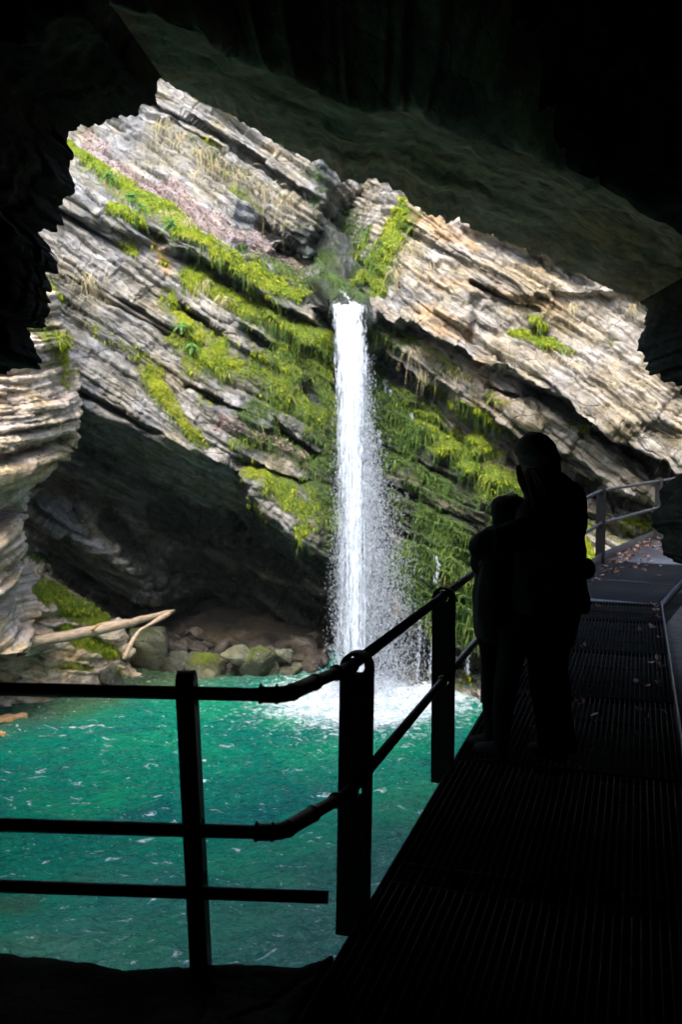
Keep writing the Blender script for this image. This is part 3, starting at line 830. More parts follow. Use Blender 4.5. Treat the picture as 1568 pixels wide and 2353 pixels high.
# ------------------------------------------------------------------ floor of the tunnel: rock ledge left of the walkway, ground right of it
E0 = np.array([0.104, 3.2])                  # a point on the walkway's left edge
WD = unit(np.array([0.309, 0.951]))          # walking direction
WR = np.array([WD[1], -WD[0]])               # to the right of it
WIDTH = 1.15
rim_u = [-700, -300, 0, 150, 200, 290, 420, 560, 620, 690, 740, 800, 830]
rim_v = [2150, 2165, 2192, 2205, 2212, 2226, 2220, 2213, 2218, 2226, 2205, 2168, 2150]
rim_z = [0.12, 0.10, 0.05, 0.05, 0.05, 0.05, 0.05, 0.05, 0.04, 0.02, 0.0, -0.03, -0.05]
ru = rows(-700, 830, 5)
rv = np.interp(ru, rim_u, rim_v) + 4.5 * fbm(np.stack([ru * 0.035, ru * 0, ru * 0], -1), 4, 490)
rz = np.interp(ru, rim_u, rim_z)
RL = np.stack([PZ(a, b, c) for a, b, c in zip(ru, rv, rz)])
nt = 60
T = np.concatenate([np.linspace(-1, 0, 24, endpoint=False), np.linspace(0, 1, nt)])
G = np.zeros((len(T), len(ru), 3))
for i, t in enumerate(T):
    if t < 0:
        G[i] = RL + np.array([0, 0.15 * math.sin(-t * 3) - 0.5 * t * t, 3.9 * t])
    else:
        back = RL.copy()
        back[:, 1] = -2.9
        back[:, 0] = RL[:, 0] * 1.0 - 0.9
        back[:, 2] = -0.03
        G[i] = RL + (back - RL) * t ** 1.3
        G[i][:, 2] -= 0.05 * math.sin(math.pi * min(1, t * 2))
flat = np.clip(np.abs(T) / 0.06, 0.1, 1)[:, None]
G[..., 2] += 0.05 * fbm(G * 3.0, 4, 491) * flat
G[..., 1] += 0.10 * fbm(G * 2.0, 4, 492) * np.clip(-T, 0, 1)[:, None]
G[..., 2] = np.where(T[:, None] >= 0, np.minimum(G[..., 2], np.where(((G[..., :2] - E0) @ WR) > -0.03, -0.075, 9)), G[..., 2])
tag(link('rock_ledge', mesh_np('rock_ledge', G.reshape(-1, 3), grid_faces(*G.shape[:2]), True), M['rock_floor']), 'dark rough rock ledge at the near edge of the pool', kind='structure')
# ground right of the walkway (concrete skirt rising to the wall)
a = np.linspace(-7.0, 10.5, 120)
b = np.linspace(0, 1, 30)
A_, B_ = np.meshgrid(a, b)
right0 = E0 + WR * (WIDTH + 0.02)
bend = np.clip(A_ - 6.0, 0, None)
gx = right0[0] + WD[0] * A_ + WR[0] * B_ * 3.2 + 0.20 * bend
gy = right0[1] + WD[1] * A_ + WR[1] * B_ * 3.2 - 0.02 * bend
gz = -0.015 + 0.035 * bend + 0.25 * B_ ** 2 + 0.02 * fbm(np.stack([gx, gy, 0 * gx], -1) * 2.5, 4, 495) * np.clip(B_ * 8, 0, 1)
G = np.stack([gx, gy, gz], -1)
tag(link('concrete_ground', mesh_np('concrete_ground', G.reshape(-1, 3), grid_faces(*gx.shape), True), M['concrete']), 'worn concrete ground between the walkway and the cave wall', kind='structure')

# ------------------------------------------------------------------ pool
FALL = PZ(818, 1600, WATER_Z)
t = NT('pool_water')
geo = t.n('NewGeometry')
pos = geo.outputs['Position']
va = t.n('VertexColor', layer_name='mask')
sp = t.n('SeparateColor', ins={'Color': va.outputs['Color']})
foam, shal, olive = sp.outputs[0], sp.outputs[1], sp.outputs[2]
nb_ = t.noise(pos, 0.5, 4, 0.6, 0.6)
deep = t.ramp(nb_, [(0.3, (0.000, 0.115, 0.110)), (0.5, (0.000, 0.190, 0.120)), (0.7, (0.001, 0.255, 0.120))])
peb = t.ramp(t.noise(pos, 13.0, 5, 0.8), [(0.3, (0.014, 0.090, 0.075)), (0.5, (0.050, 0.165, 0.135)), (0.7, (0.14, 0.26, 0.22))])
c = t.mix(shal, deep, peb)
c = t.mix(olive, c, (0.075, 0.095, 0.035))
mpw = t.n('Mapping', ins={'Vector': pos, 'Scale': (1.0, 1.6, 1.0), 'Rotation': (0, 0, 0.25)})
r1 = t.noise(mpw.outputs[0], 5.0, 6, 0.6, 0.4)
r2 = t.noise(mpw.outputs[0], 17.0, 3, 0.6, 0.6)
nrm = t.bump(t.math('ADD', r1, t.math('MULTIPLY', r2, 0.3)), 1.0, 0.20)
fn = t.noise(mpw.outputs[0], 5.5, 7, 0.75, 0.9)
fm = t.rng(t.math('ADD', foam, t.math('MULTIPLY', t.math('SUBTRACT', fn, 0.5), 2.1)), 0.45, 0.85)
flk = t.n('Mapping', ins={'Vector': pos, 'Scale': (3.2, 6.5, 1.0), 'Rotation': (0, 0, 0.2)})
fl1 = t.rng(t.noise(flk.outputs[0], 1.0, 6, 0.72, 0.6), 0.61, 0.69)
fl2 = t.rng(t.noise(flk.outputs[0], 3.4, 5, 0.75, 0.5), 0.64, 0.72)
glint = t.math('MULTIPLY', t.math('MAXIMUM', fl1, fl2), 0.95)  # white flecks painted over the pool as glints on the ripples
fm = t.math('MAXIMUM', fm, glint)
sw = t.bsdf(c, 0.03, nrm, 0.5, IOR=1.33)
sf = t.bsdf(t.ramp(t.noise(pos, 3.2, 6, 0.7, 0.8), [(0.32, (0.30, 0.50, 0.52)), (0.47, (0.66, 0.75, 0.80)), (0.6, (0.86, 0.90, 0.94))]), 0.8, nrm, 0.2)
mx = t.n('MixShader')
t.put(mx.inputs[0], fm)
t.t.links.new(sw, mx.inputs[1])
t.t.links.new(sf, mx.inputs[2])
M['water'] = t.done(mx.outputs[0])

gy = np.concatenate([np.linspace(2.4, 6.5, 40, endpoint=False), np.linspace(6.5, 20.5, 520, endpoint=False), np.linspace(20.5, 27, 60)])
gx = np.concatenate([np.linspace(-9, -6.2, 30, endpoint=False), np.linspace(-6.2, 4.2, 380, endpoint=False), np.linspace(4.2, 9, 40)])
X, Y = np.meshgrid(gx, gy)
p3 = np.stack([X, Y, 0 * X], -1)
rr = np.hypot(X - FALL[0], Y - FALL[1])
rot = np.stack([X * 0.96 + Y * 0.28, (Y * 0.96 - X * 0.28) * 1.7, 0 * X], -1)
wk = 0.35 + 0.65 * np.exp(-rr / 6.0)
Z = 0.060 * fbm(rot * 1.5, 3, 500) + 0.045 * fbm(rot * 3.8, 3, 501) + 0.034 * wk * (1 - np.abs(fbm(rot * 3.1, 3, 502)) * 2.4)
Z += 0.045 * np.exp(-(rr / 1.6) ** 2) * fbm(p3 * 4.0, 4, 503) * 2 + 0.018 * np.exp(-rr / 3.5) * np.sin(rr * 9 + 2.5 * fbm(p3 * 1.3, 3, 504))
foam_m = 1.0 * np.exp(-(np.hypot((X - FALL[0] - 0.1) * 0.9, (Y - FALL[1] + 0.2) * 0.85) / 1.35) ** 2) + 0.48 * np.exp(-rr / 3.4) + 0.25 * np.exp(-((X - 1.6) / 1.6) ** 2 - ((Y - 17.6) / 0.9) ** 2)
foam_m += 0.16 * np.exp(-np.hypot(X - 1.5, Y - 17.5) / 2.5)
shal = 0.9 * sstep(11.6 - Y + 0.75 * X + 1.2 * fbm(p3 * 0.7, 3, 505), -1.0, 3.2) * 0.85
shore = np.interp(X, [-9, -5.5, -4.4, -3.8], [16.0, 16.6, 18.2, 19.0])
olive = 0.65 * sstep(Y - shore + 3.0 + 1.0 * fbm(p3 * 0.8, 3, 506), 0.6, 3.0) * sstep(-X, 1.6, 4.0) + 0.5 * sstep(Y, 18.0, 19.6) * sstep(-X, 0.3, 1.2)
olive += 0.45 * np.exp(-(((X + 3.6) / 0.9) ** 2 + ((Y - 9.2) / 1.3) ** 2)) * sstep(fbm(p3 * 2.0, 3, 507), -0.2, 0.3)
mk = np.stack([np.clip(foam_m, 0, 1.3), shal, np.clip(olive, 0, 0.8), np.ones_like(X)], -1)
G = np.stack([X, Y, WATER_Z + Z], -1)
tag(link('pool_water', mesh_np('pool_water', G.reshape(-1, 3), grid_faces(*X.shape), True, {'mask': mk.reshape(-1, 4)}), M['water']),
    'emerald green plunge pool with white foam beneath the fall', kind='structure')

# ------------------------------------------------------------------ waterfall


def water_white(name, trans, alpha=1.0):
    t = NT(name)
    d = t.n('BsdfDiffuse', ins={'Color': (0.66, 0.74, 0.84, 1)})
    tr = t.n('BsdfTranslucent', ins={'Color': (0.92, 0.95, 1.0, 1)})
    m = t.n('MixShader', ins={0: trans})
    t.t.links.new(d.outputs[0], m.inputs[1])
    t.t.links.new(tr.outputs[0], m.inputs[2])
    g = t.n('BsdfGlossy', ins={'Color': (1, 1, 1, 1), 'Roughness': 0.25})
    m2 = t.n('MixShader', ins={0: 0.10})
    t.t.links.new(m.outputs[0], m2.inputs[1])
    t.t.links.new(g.outputs[0], m2.inputs[2])
    if alpha < 1:
        tp = t.n('BsdfTransparent')
        m3 = t.n('MixShader', ins={0: alpha})
        t.t.links.new(tp.outputs[0], m3.inputs[1])
        t.t.links.new(m2.outputs[0], m3.inputs[2])
        return t.done(m3.outputs[0])
    return t.done(m2.outputs[0])


M['fall'] = water_white('falling_water', 0.45)
M['spray'] = water_white('water_spray', 0.45, 0.38)
LIPP = P(803, 704, 18.85)
H = LIPP[2] - WATER_Z
fall = empty('waterfall', (float(FALL[0]), float(FALL[1]), WATER_Z))
tag(fall, 'tall white waterfall plunging from the mossy gully into the green pool', 'waterfall')


def fall_pts(n, x0, z_frac, jitter):
    """positions in the jet for lateral offset x0 (m) and fraction fallen"""
    f = z_frac
    cx = LIPP[0] + np.interp(f, [0, 0.15, 0.5, 1], [0.0, 0.03, 0.10, 0.13])
    y = LIPP[1] - 0.95 * np.sqrt(f) - 0.1
    p = np.stack([cx + x0, y + jitter, LIPP[2] - H * f], -1)
    return p - np.array(fall.location)


n = 15000
f = 0.04 + 0.96 * RNG.uniform(0, 1, n) ** 0.8
core_w = np.interp(f, [0, 0.06, 0.25, 0.6, 1], [0.36, 0.33, 0.32, 0.32, 0.40])
x0 = RNG.normal(0, 0.62, n)
x0 = np.where(np.abs(x0) > 1, RNG.uniform(-1, 1, n), x0)
dens = fbm(np.stack([x0 * 3.2 + 0.4 * np.sin(f * 9), f * 9.0, np.zeros(n)], -1), 3, 600)
ok = (dens > -0.36 + 0.30 * np.abs(x0 + 0.10) - 0.25 * (f < 0.2) + 0.10 * sstep(x0, 0.0, 0.5))
gap = (f < 0.11) & (np.abs(x0 - 0.12) < 0.30 - 2.2 * f) & (RNG.uniform(0, 1, n) < 0.8)
ok &= ~gap
f, x0, core_w = f[ok], x0[ok], core_w[ok]
pts = fall_pts(len(f), x0 * core_w, f, RNG.normal(0, 0.10, len(f)))
L = RNG.uniform(0.02, 0.10, len(f)) * (0.6 + 0.8 * f)
Rr = RNG.uniform(0.003, 0.009, len(f))
ax = np.stack([RNG.normal(0, 0.06, len(f)) + 0.03 * x0, RNG.normal(-0.03, 0.05, len(f)), -np.ones(len(f))], -1)
Vv, Ff = octa(pts, ax, L, Rr)
o = link('water_stream', mesh_np('water_stream', Vv, Ff, True), M['spray'], fall)
tag(o, kind='stuff')
t = NT('falling_sheet')
va = t.n('VertexColor', layer_name='mask')
sp = t.n('SeparateColor', ins={'Color': va.outputs['Color']})
tc = t.n('TexCoord')
mp = t.n('Mapping', ins={'Vector': tc.outputs['Object'], 'Scale': (20.0, 5.0, 0.75)})
na = t.noise(mp.outputs[0], 1.0, 6, 0.65, 0.5)
mp = t.n('Mapping', ins={'Vector': tc.outputs['Object'], 'Scale': (34.0, 9.0, 5.5)})
nb2 = t.noise(mp.outputs[0], 1.0, 4, 0.6, 0.3)
al = t.math('ADD', t.math('MULTIPLY', t.rng(na, 0.3, 0.7), 0.55), t.math('MULTIPLY', t.rng(nb2, 0.25, 0.75), 0.45))
al = t.rng(t.math('ADD', al, t.math('SUBTRACT', sp.outputs[0], 0.5)), 0.38, 0.72)
dd_ = t.n('BsdfDiffuse', ins={'Color': (0.80, 0.87, 0.94, 1)})
tr_ = t.n('BsdfTranslucent', ins={'Color': (0.60, 0.70, 0.84, 1)})
m1 = t.n('MixShader', ins={0: 0.35})
t.t.links.new(dd_.outputs[0], m1.inputs[1])
t.t.links.new(tr_.outputs[0], m1.inputs[2])
tp = t.n('BsdfTransparent')
m2 = t.n('MixShader')
t.put(m2.inputs[0], al)
t.t.links.new(tp.outputs[0], m2.inputs[1])
t.t.links.new(m1.outputs[0], m2.inputs[2])
M['sheet'] = t.done(m2.outputs[0])
for k in range(6):
    ff_ = np.concatenate([np.linspace(-0.16, 0, 16, endpoint=False), np.linspace(0, 1, 200)])
    XX, FF = np.meshgrid(np.linspace(-1, 1, 40), ff_)
    grow = (0.72, 0.86, 0.98, 1.1, 1.3, 1.75)[k]
    cw = np.interp(FF, [-0.16, 0, 0.06, 0.25, 0.6, 0.8, 1], [0.30, 0.44, 0.41, 0.36, 0.33, 0.36, 0.44])
    cw = cw * (1 + (grow - 1) * sstep(FF, 0.02, 0.5))
    cw = cw * (1 + 0.10 * fbm(np.stack([np.sign(XX) * 5 + 0.2 * XX, FF * 14, XX * 0 + k], -1), 3, 640))
    fpos = np.clip(FF, 0, 1)
    arc = -0.10 * grow * (1 - XX ** 2) * sstep(FF, -0.02, 0.12)
    wav = 0.05 * fbm(np.stack([XX * 3, FF * 9, XX * 0 + 7 * k], -1), 3, 641)
    sh = 0.05 * (grow - 0.9) * sstep(FF, 0.3, 1.0) * 3.0
    gp = fall_pts(0, XX * cw + sh, fpos, arc + wav - 0.03 * k)
    upst = np.clip(-FF, 0, None) * 10.5
    gp[..., 1] += upst + 0.1 * (FF < 0) * 0
    gp[..., 2] += upst * 0.47 + 0.015 * np.sin(XX * 7 + FF * 40) * (FF < 0)
    gp[..., 0] -= upst * 0.10
    dens_ = np.interp(FF, [-0.16, -0.02, 0.0, 0.06, 0.12, 0.5, 1], [0.12, 0.34, 0.46, 0.46, 0.53, 0.50, 0.46])
    edge_ = np.interp(np.abs(XX), [0, 0.3, 0.6, 0.85, 1.0], [0.13, 0.07, -0.08, -0.24, -0.6])
    side_ = -0.15 * sstep(XX, 0.0, 0.6) * sstep(FF, 0.15, 0.4) + 0.10 * fbm(np.stack([XX * 1.5, FF * 7, XX * 0 + k], -1), 3, 645)
    lipn_ = 0.22 * fbm(np.stack([XX * 2.6, FF * 3, XX * 0 + 2 * k], -1), 3, 646) * (1 - sstep(FF, 0.05, 0.2))
    aa_ = dens_ + 0.05 + edge_ + side_ + lipn_ - (0, 0.02, 0.04, 0.10, 0.17, 0.24)[k]
    mk = np.stack([aa_, FF, FF * 0, FF * 0 + 1], -1)
    link('water_sheet', mesh_np('water_sheet', gp.reshape(-1, 3), grid_faces(*XX.shape), True, {'mask': mk.reshape(-1, 4)}), M['sheet'], fall)
# loose drops round the jet, thicker low down and to the right
n = 38000
f = RNG.uniform(0.04, 1, n) ** 0.62
side = RNG.uniform(0, 1, n)
wR = np.interp(f, [0, 0.3, 0.45, 0.7, 1], [0.10, 0.18, 0.34, 0.75, 1.10])
wL = np.interp(f, [0, 0.3, 0.6, 1], [0.06, 0.12, 0.20, 0.28])
mag = np.abs(RNG.normal(0, 0.55, n))
x0 = np.where(side < 0.72, 0.10 + mag * (wR + 0.1), -0.12 - mag * (wL + 0.06))
pts = fall_pts(n, x0, f, RNG.normal(0, 0.22, n) * (0.3 + f))
Vv, Ff = octa(pts, np.stack([RNG.normal(0, 0.1, n), RNG.normal(0, 0.1, n), -np.ones(n)], -1), RNG.uniform(0.006, 0.040, n), RNG.uniform(0.003, 0.008, n))
o = link('spray', mesh_np('spray', Vv, Ff, True), M['spray'], fall)
tag(o, kind='stuff')
# splash thrown up where it lands
n = 7000
a = RNG.uniform(0, 2 * np.pi, n)
r = np.abs(RNG.normal(0, 0.75, n))
h = np.abs(RNG.normal(0, 0.28, n)) * np.exp(-r / 1.2)
pts = np.stack([r * np.cos(a) + 0.1, r * np.sin(a), h], -1)
Vv, Ff = octa(pts, RNG.normal(0, 1, (n, 3)), RNG.uniform(0.006, 0.03, n), RNG.uniform(0.005, 0.016, n))
tag(link('splash', mesh_np('splash', Vv, Ff, True), M['spray'], fall), kind='stuff')

# thin trickles over the mossy steps on the right
TR = [((886, 880), (889, 1010), 'thin water thread nearest the waterfall over the upper mossy step'), ((905, 900), (907, 1110), 'longest bright water thread over the right mossy steps'),
      ((921, 915), (923, 1060), 'short water thread beside the longest one on the moss'), ((941, 960), (943, 1050), 'faint water thread farther out on the upper mossy step'),
      ((872, 990), (880, 1180), 'broken trickle hugging the right side of the waterfall'), ((958, 1400), (960, 1560), 'dripping trickle above the pool beside the splash'),
      ((985, 1420), (986, 1570), 'dripping trickle above the pool behind the middle post'), ((1074, 1395), (1076, 1545), 'strong dripping trickle under the moss beside the child'),
      ((1000, 1280), (1001, 1340), 'tiny drip on the lower moss slope'), ((930, 1130), (934, 1210), 'tiny drip on the middle moss slope')]


def surf_depth(name, u, v):
    G2, N2, mk2, UU, VV = SURF[name]
    j = int(np.clip(np.searchsorted(UU[0], u), 0, UU.shape[1] - 1))
    i = int(np.clip(np.searchsorted(VV[:, 0], v), 0, UU.shape[0] - 1))
    return G2[i, j], N2[i, j]


for (a, b, lab) in TR:
    p0, _ = surf_depth('cliff_right', *a)
    zz = PZ(b[0], b[1], WATER_Z)
    k = (CV - b[1]) / FPX
    L = (b[1] - a[1]) / FPX * p0[1]
    m = int(110 * L) + 24
    f = np.sort(RNG.uniform(0, 1, m))
    pts = np.stack([RNG.normal(0, 0.022, m) + 0.03 * np.sin(f * 5), -0.16 - 0.15 * np.sqrt(f) + RNG.normal(0, 0.02, m), -L * f], -1)
    o = link('water_trickle', mesh_np('water_trickle', *octa(pts, np.stack([RNG.normal(0, .04, m), 0 * f, -np.ones(m)], -1), RNG.uniform(0.015, 0.06, m), RNG.uniform(0.002, 0.006, m)), True), M['fall'])
    o.location = p0
    tag(o, lab, 'trickle', 'water trickles on the right mossy steps')

# ------------------------------------------------------------------ boulders and rubble


def boulder_mesh(name, size, seed, sub=4, moss=0.0, flat=1.0):
    rg = np.random.default_rng(seed)
    bm = bmesh.new()
    bmesh.ops.create_icosphere(bm, subdivisions=sub, radius=1.0)
    d = unit(np.array([v.co[:] for v in bm.verts]))
    F = np.array([[v.index for v in f.verts] for f in bm.faces])
    bm.free()
    pn = unit(rg.normal(size=(11, 3)))
    pd = rg.uniform(0.50, 0.80, 11)
    r = np.full(len(d), 1.25)
    for a, b in zip(pn, pd):
        c = d @ a
        r = np.where(c > 0.05, np.minimum(r, b / np.maximum(c, 0.05)), r)
    V = d * r[:, None]
    V += d * (0.05 * fbm(V * 2.2 + seed, 4, seed) + 0.02 * fbm(V * 9 + seed, 3, seed + 1))[:, None]
    V *= np.asarray(size)
    up = d[:, 2]
    ms = np.clip(moss * (0.5 + 0.7 * up) + 0.25 * fbm(V * 2.0 + 5, 3, seed + 2), 0, 1) if moss > 0 else np.zeros(len(d))
    mk = np.stack([ms, np.full_like(ms, 0.6), 0 * ms, 0 * ms], -1)
    return mesh_np(name, V, F, True, {'mask': mk})


B = [  # u, v of the waterline, width px, height px, moss, label
    (318, 1552, 135, 118, 0.35, 'big pale angular boulder with moss at the end of the log'),
    (465, 1568, 100, 62, 0.55, 'greenish boulder at the water edge under the overhang'),
    (575, 1566, 92, 78, 0.6, 'mossy peaked boulder midway along the dark shore'),
    (397, 1556, 52, 55, 0.1, 'small grey boulder right beside the big pale boulder'),
    (622, 1560, 55, 50, 0.0, 'light brown boulder next to the mossy peaked boulder'),
    (668, 1556, 85, 42, 0.1, 'low dim boulder nearest the waterfall on the dark shore'),
    (545, 1528, 75, 38, 0.1, 'flat pale stone lying behind the mossy peaked boulder'),
    (255, 1588, 60, 58, 0.2, 'dark wet boulder at the tip of the mossy bank'),
    (205, 1575, 70, 60, 0.0, 'rounded grey boulder on the bank above the water'),
    (655, 1520, 34, 30, 0.0, 'small pale stone among the rubble near the waterfall')]
for i, (u, v, w, h, ms, lab) in enumerate(B):
    z = WATER_Z - 0.10 if v > 1530 else WATER_Z + 0.28
    b0 = PZ(u, v, z)
    s = b0[1] / FPX
    o = link('boulder', boulder_mesh('boulder', (w * s * 0.56, w * s * 0.5, h * s * 0.60), 700 + i, 4, ms), M['boulder'])
    o.location = b0 + np.array([0, w * s * 0.35, h * s * 0.42])
    o.scale = (1.18, 1.18, 1.18)
    o.rotation_euler = (0, 0, RNG.uniform(0, 6))
    tag(o, lab, 'boulder')
rub = [boulder_mesh('rubble_stone', (1, 0.75, 0.42 + 0.1 * (k % 3)), 760 + k, 3) for k in range(7)]
for i in range(64):
    u = RNG.uniform(385, 745)
    v = RNG.uniform(1452, 1545)
    k = (v - 1452) / 93
    z = WATER_Z + 0.0 + (1 - k) * 0.45
    b0 = PZ(u, v, z)
    s = 0.10 + 0.34 * RNG.random() ** 2.2
    o = link('rubble_stone', rub[i % 7], M['rubble'])
    o.location = b0
    o.scale = (s, s, s * RNG.uniform(0.7, 1.1))
    o.rotation_euler = (RNG.uniform(-.8, .8), RNG.uniform(-.8, .8), RNG.uniform(0, 6))
    tag(o, 'brown stone lying in the rubble on the dark shore under the overhang', 'stone', 'rubble stones under the overhang')

# ------------------------------------------------------------------ driftwood


def wobble(path, amp, seed, n=28):
    path = np.asarray(path, float)
    cl = np.concatenate([[0], np.cumsum(np.linalg.norm(np.diff(path, axis=0), axis=1))])
    q = np.linspace(0, cl[-1], n)
    p = np.stack([np.interp(q, cl, path[:, i]) for i in range(3)], -1)
    for _ in range(2):
        p[1:-1] = 0.25 * p[:-2] + 0.5 * p[1:-1] + 0.25 * p[2:]
    return p + amp * np.stack([fbm(p * 1.5 + 9 * k, 3, seed + k) for k in range(3)], -1)


base = P(0, 1490, 16.55)
log = empty('driftwood_log', base)
tag(log, 'long bleached driftwood trunk lying across the mossy bank', 'log')
path = wobble([P(-30, 1494, 16.4), P(8, 1487, 16.6), P(150, 1460, 17.2), P(270, 1437, 18.0), P(335, 1424, 18.9), P(400, 1404, 19.8)], 0.05, 801, 40)
rad = np.interp(np.linspace(0, 1, 40), [0, 0.08, 0.5, 0.75, 1], [0.085, 0.10, 0.105, 0.075, 0.03]) * (1 + 0.12 * fbm(path * 5, 3, 805))
tube_obj('trunk', path - base, rad, M['wood'], log, 14)
path = wobble([P(388, 1408, 19.3), P(350, 1432, 18.6), P(320, 1447, 18.2), P(306, 1470, 18.0), P(285, 1515, 17.9)], 0.03, 811)
tube_obj('branch', path - base, np.linspace(0.05, 0.03, 28) + 0.012 * np.sin(np.linspace(0, 9, 28)), M['wood'], log, 10)
path = wobble([P(212, 1448, 17.5), P(225, 1437, 17.45), P(235, 1432, 17.4)], 0.01, 815, 8)
tube_obj('branch_stub', path - base, np.linspace(0.03, 0.012, 8), M['wood_orange'], log, 8)
for (u0, v0, u1, v1, r, lab) in [(-60, 1660, 62, 1643, 0.13, 'broken orange plank stranded where the bank meets the water'), (-20, 1680, 12, 1687, 0.035, 'small orange wood chip floating at the left edge of the pool')]:
    a0, a1 = PZ(u0, v0, WATER_Z + 0.06), PZ(u1, v1, WATER_Z + 0.05)
    bm = bmesh.new()
    n = 14
    vs_ = []
    for k in range(n):
        t_ = k / (n - 1)
        c = (a1 - a0) * t_
        wv = r * (1.0 - 0.55 * max(0, t_ - 0.7) / 0.3) * (1 + 0.18 * math.sin(k * 2.3))
        hh = 0.035 + 0.012 * math.sin(k * 1.7)
        dirn = unit(a1 - a0)
        sd = np.array([-dirn[1], dirn[0], 0])
        ring = [c + sd * wv + np.array([0, 0, -hh]), c + sd * wv * 0.9 + np.array([0, 0, hh]), c - sd * wv * 0.9 + np.array([0, 0, hh * 0.6]), c - sd * wv + np.array([0, 0, -hh])]
        vs_.append([bm.verts.new(tuple(q)) for q in ring])
    for k in range(n - 1):
        for j in range(4):
            bm.faces.new((vs_[k][j], vs_[k][(j + 1) % 4], vs_[k + 1][(j + 1) % 4], vs_[k + 1][j]))
    bm.faces.new(vs_[0][::-1])
    bm.faces.new(vs_[-1])
    me = bpy.data.meshes.new('driftwood_plank')
    bm.to_mesh(me)
    bm.free()
    o = link('driftwood_plank', me, M['wood_orange'])
    o.location = a0
    tag(o, lab, 'driftwood')

# ------------------------------------------------------------------ walkway
def W2(p2, z=0.0):
    return np.array([p2[0], p2[1], z])


walk = empty('walkway', W2(E0))
tag(walk, 'steel grating walkway leading along the cave wall', kind='structure')
WORG = W2(E0)


def panel(start, d, length, z0, z1, bars=36, solid=False, gm='grate'):
    """one grating panel: start = left rear corner (2d), d = direction"""
    r = np.array([d[1], -d[0]])
    fr = []
    sl = (z1 - z0) / length
    ax = np.array([[d[0], d[1], sl], [r[0], r[1], 0], [0, 0, 1]])
    c = start + d * length / 2 + r * WIDTH / 2
    zc = (z0 + z1) / 2
    Vs, Fs, off = [], [], 0

    def addb(cen, half):
        nonlocal off
        A = unit(ax)
        for sx in (-1, 1):
            for sy in (-1, 1):
                for sz in (-1, 1):
                    Vs.append(cen + sx * half[0] * A[0] + sy * half[1] * A[1] + sz * half[2] * A[2])
        Fs.append(np.array([[0, 1, 3, 2], [4, 6, 7, 5], [0, 4, 5, 1], [2, 3, 7, 6], [0, 2, 6, 4], [1, 5, 7, 3]]) + off)
        off += 8
    cc = W2(c, zc - 0.016)
    for sgn in (-1, 1):
        addb(cc + ax[0] * sgn * (length / 2 - 0.004), (0.003, WIDTH / 2 - 0.002, 0.0155))
        addb(cc + ax[1] * sgn * (WIDTH / 2 - 0.006), (length / 2 - 0.008, 0.003, 0.0152))
    if solid:
        addb(cc + np.array([0, 0, 0.008]), (length / 2 - 0.01, WIDTH / 2 - 0.012, 0.006))
    else:
        nx = int(length / 0.45)
        for k in range(1, nx):
            addb(cc + ax[0] * (k / nx - 0.5) * length + np.array([0, 0, -0.010]), (0.002, WIDTH / 2 - 0.010, 0.003))
    pn = link('grating_panel', mesh_np('grating_panel', np.array(Vs) - WORG, np.concatenate(Fs)), M['galv_plate'] if solid else M[gm], walk)
    if not solid and bars < 0:
        Vs, Fs, off = [], [], 0
        for k in range(-bars):
            addb(cc + ax[1] * ((k + 0.5) / -bars - 0.5) * (WIDTH - 0.024), (length / 2 - 0.010, 0.0028, 0.0145))
        b = link('bearing_bars', mesh_np('bearing_bars', np.array(Vs) - WORG, np.concatenate(Fs)), M['grate'], pn)
        tag(b, kind='stuff')
    if not solid and bars > 0:
        me = box_mesh('bearing_bar', (0, 0, 0), np.stack([unit(ax[0]), unit(ax[1]), (0, 0, 1)]), (length / 2 - 0.010, 0.0028, 0.0145))
        for k in range(bars):
            y = (k + 0.5) / bars - 0.5
            b = link('bearing_bar', me, M[gm], pn)
            b.location = cc + ax[1] * y * (WIDTH - 0.024) - WORG + np.array([0, 0, 0.0 + 0.0006 * (k % 3)])
    return pn


lens_ = [(-4.9, 2.3), (-2.6, 1.4), (-1.2, 1.4)]
seg1 = [(-0.02 + 0.0, 1.46), (1.46, 1.46), (2.94, 1.46), (4.42, 1.46), (5.9, 0.98)]
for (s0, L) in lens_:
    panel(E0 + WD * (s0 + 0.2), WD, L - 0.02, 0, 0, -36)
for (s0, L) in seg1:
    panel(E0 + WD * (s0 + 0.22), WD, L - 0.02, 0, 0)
S2 = E0 + WD * 7.12
D2 = unit(np.array([0.50, 0.866]))
R2 = np.array([D2[1], -D2[0]])
# small wedge plate at the bend, then the rising part and the landing
w0 = [W2(E0 + WD * 7.11, -0.002), W2(E0 + WD * 7.11 + WR * WIDTH, -0.002), W2(S2 + R2 * WIDTH + D2 * 0.0, -0.002)]
S2b = E0 + WD * 7.11 + WR * WIDTH - R2 * WIDTH
w = [W2(E0 + WD * 7.11, -0.002), W2(E0 + WD * 7.11 + WR * WIDTH, -0.002), W2(S2b, -0.002)]
V_ = [p - WORG for p in w] + [p - WORG - np.array([0, 0, 0.03]) for p in w]
link('bend_plate', mesh_np('bend_plate', V_, [np.array([[0, 1, 2], [5, 4, 3]]), np.array([[0, 3, 4, 1], [1, 4, 5, 2], [2, 5, 3, 0]])]), M['galv_plate'], walk)
zramp = lambda s: float(np.interp(s, [0, 2.2, 9], [0.0, 0.15, 0.19]))
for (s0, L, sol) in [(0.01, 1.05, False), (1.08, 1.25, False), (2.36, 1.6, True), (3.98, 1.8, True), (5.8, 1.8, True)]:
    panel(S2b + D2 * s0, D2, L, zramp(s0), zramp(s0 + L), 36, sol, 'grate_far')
# edge angles, kick plate and stringers


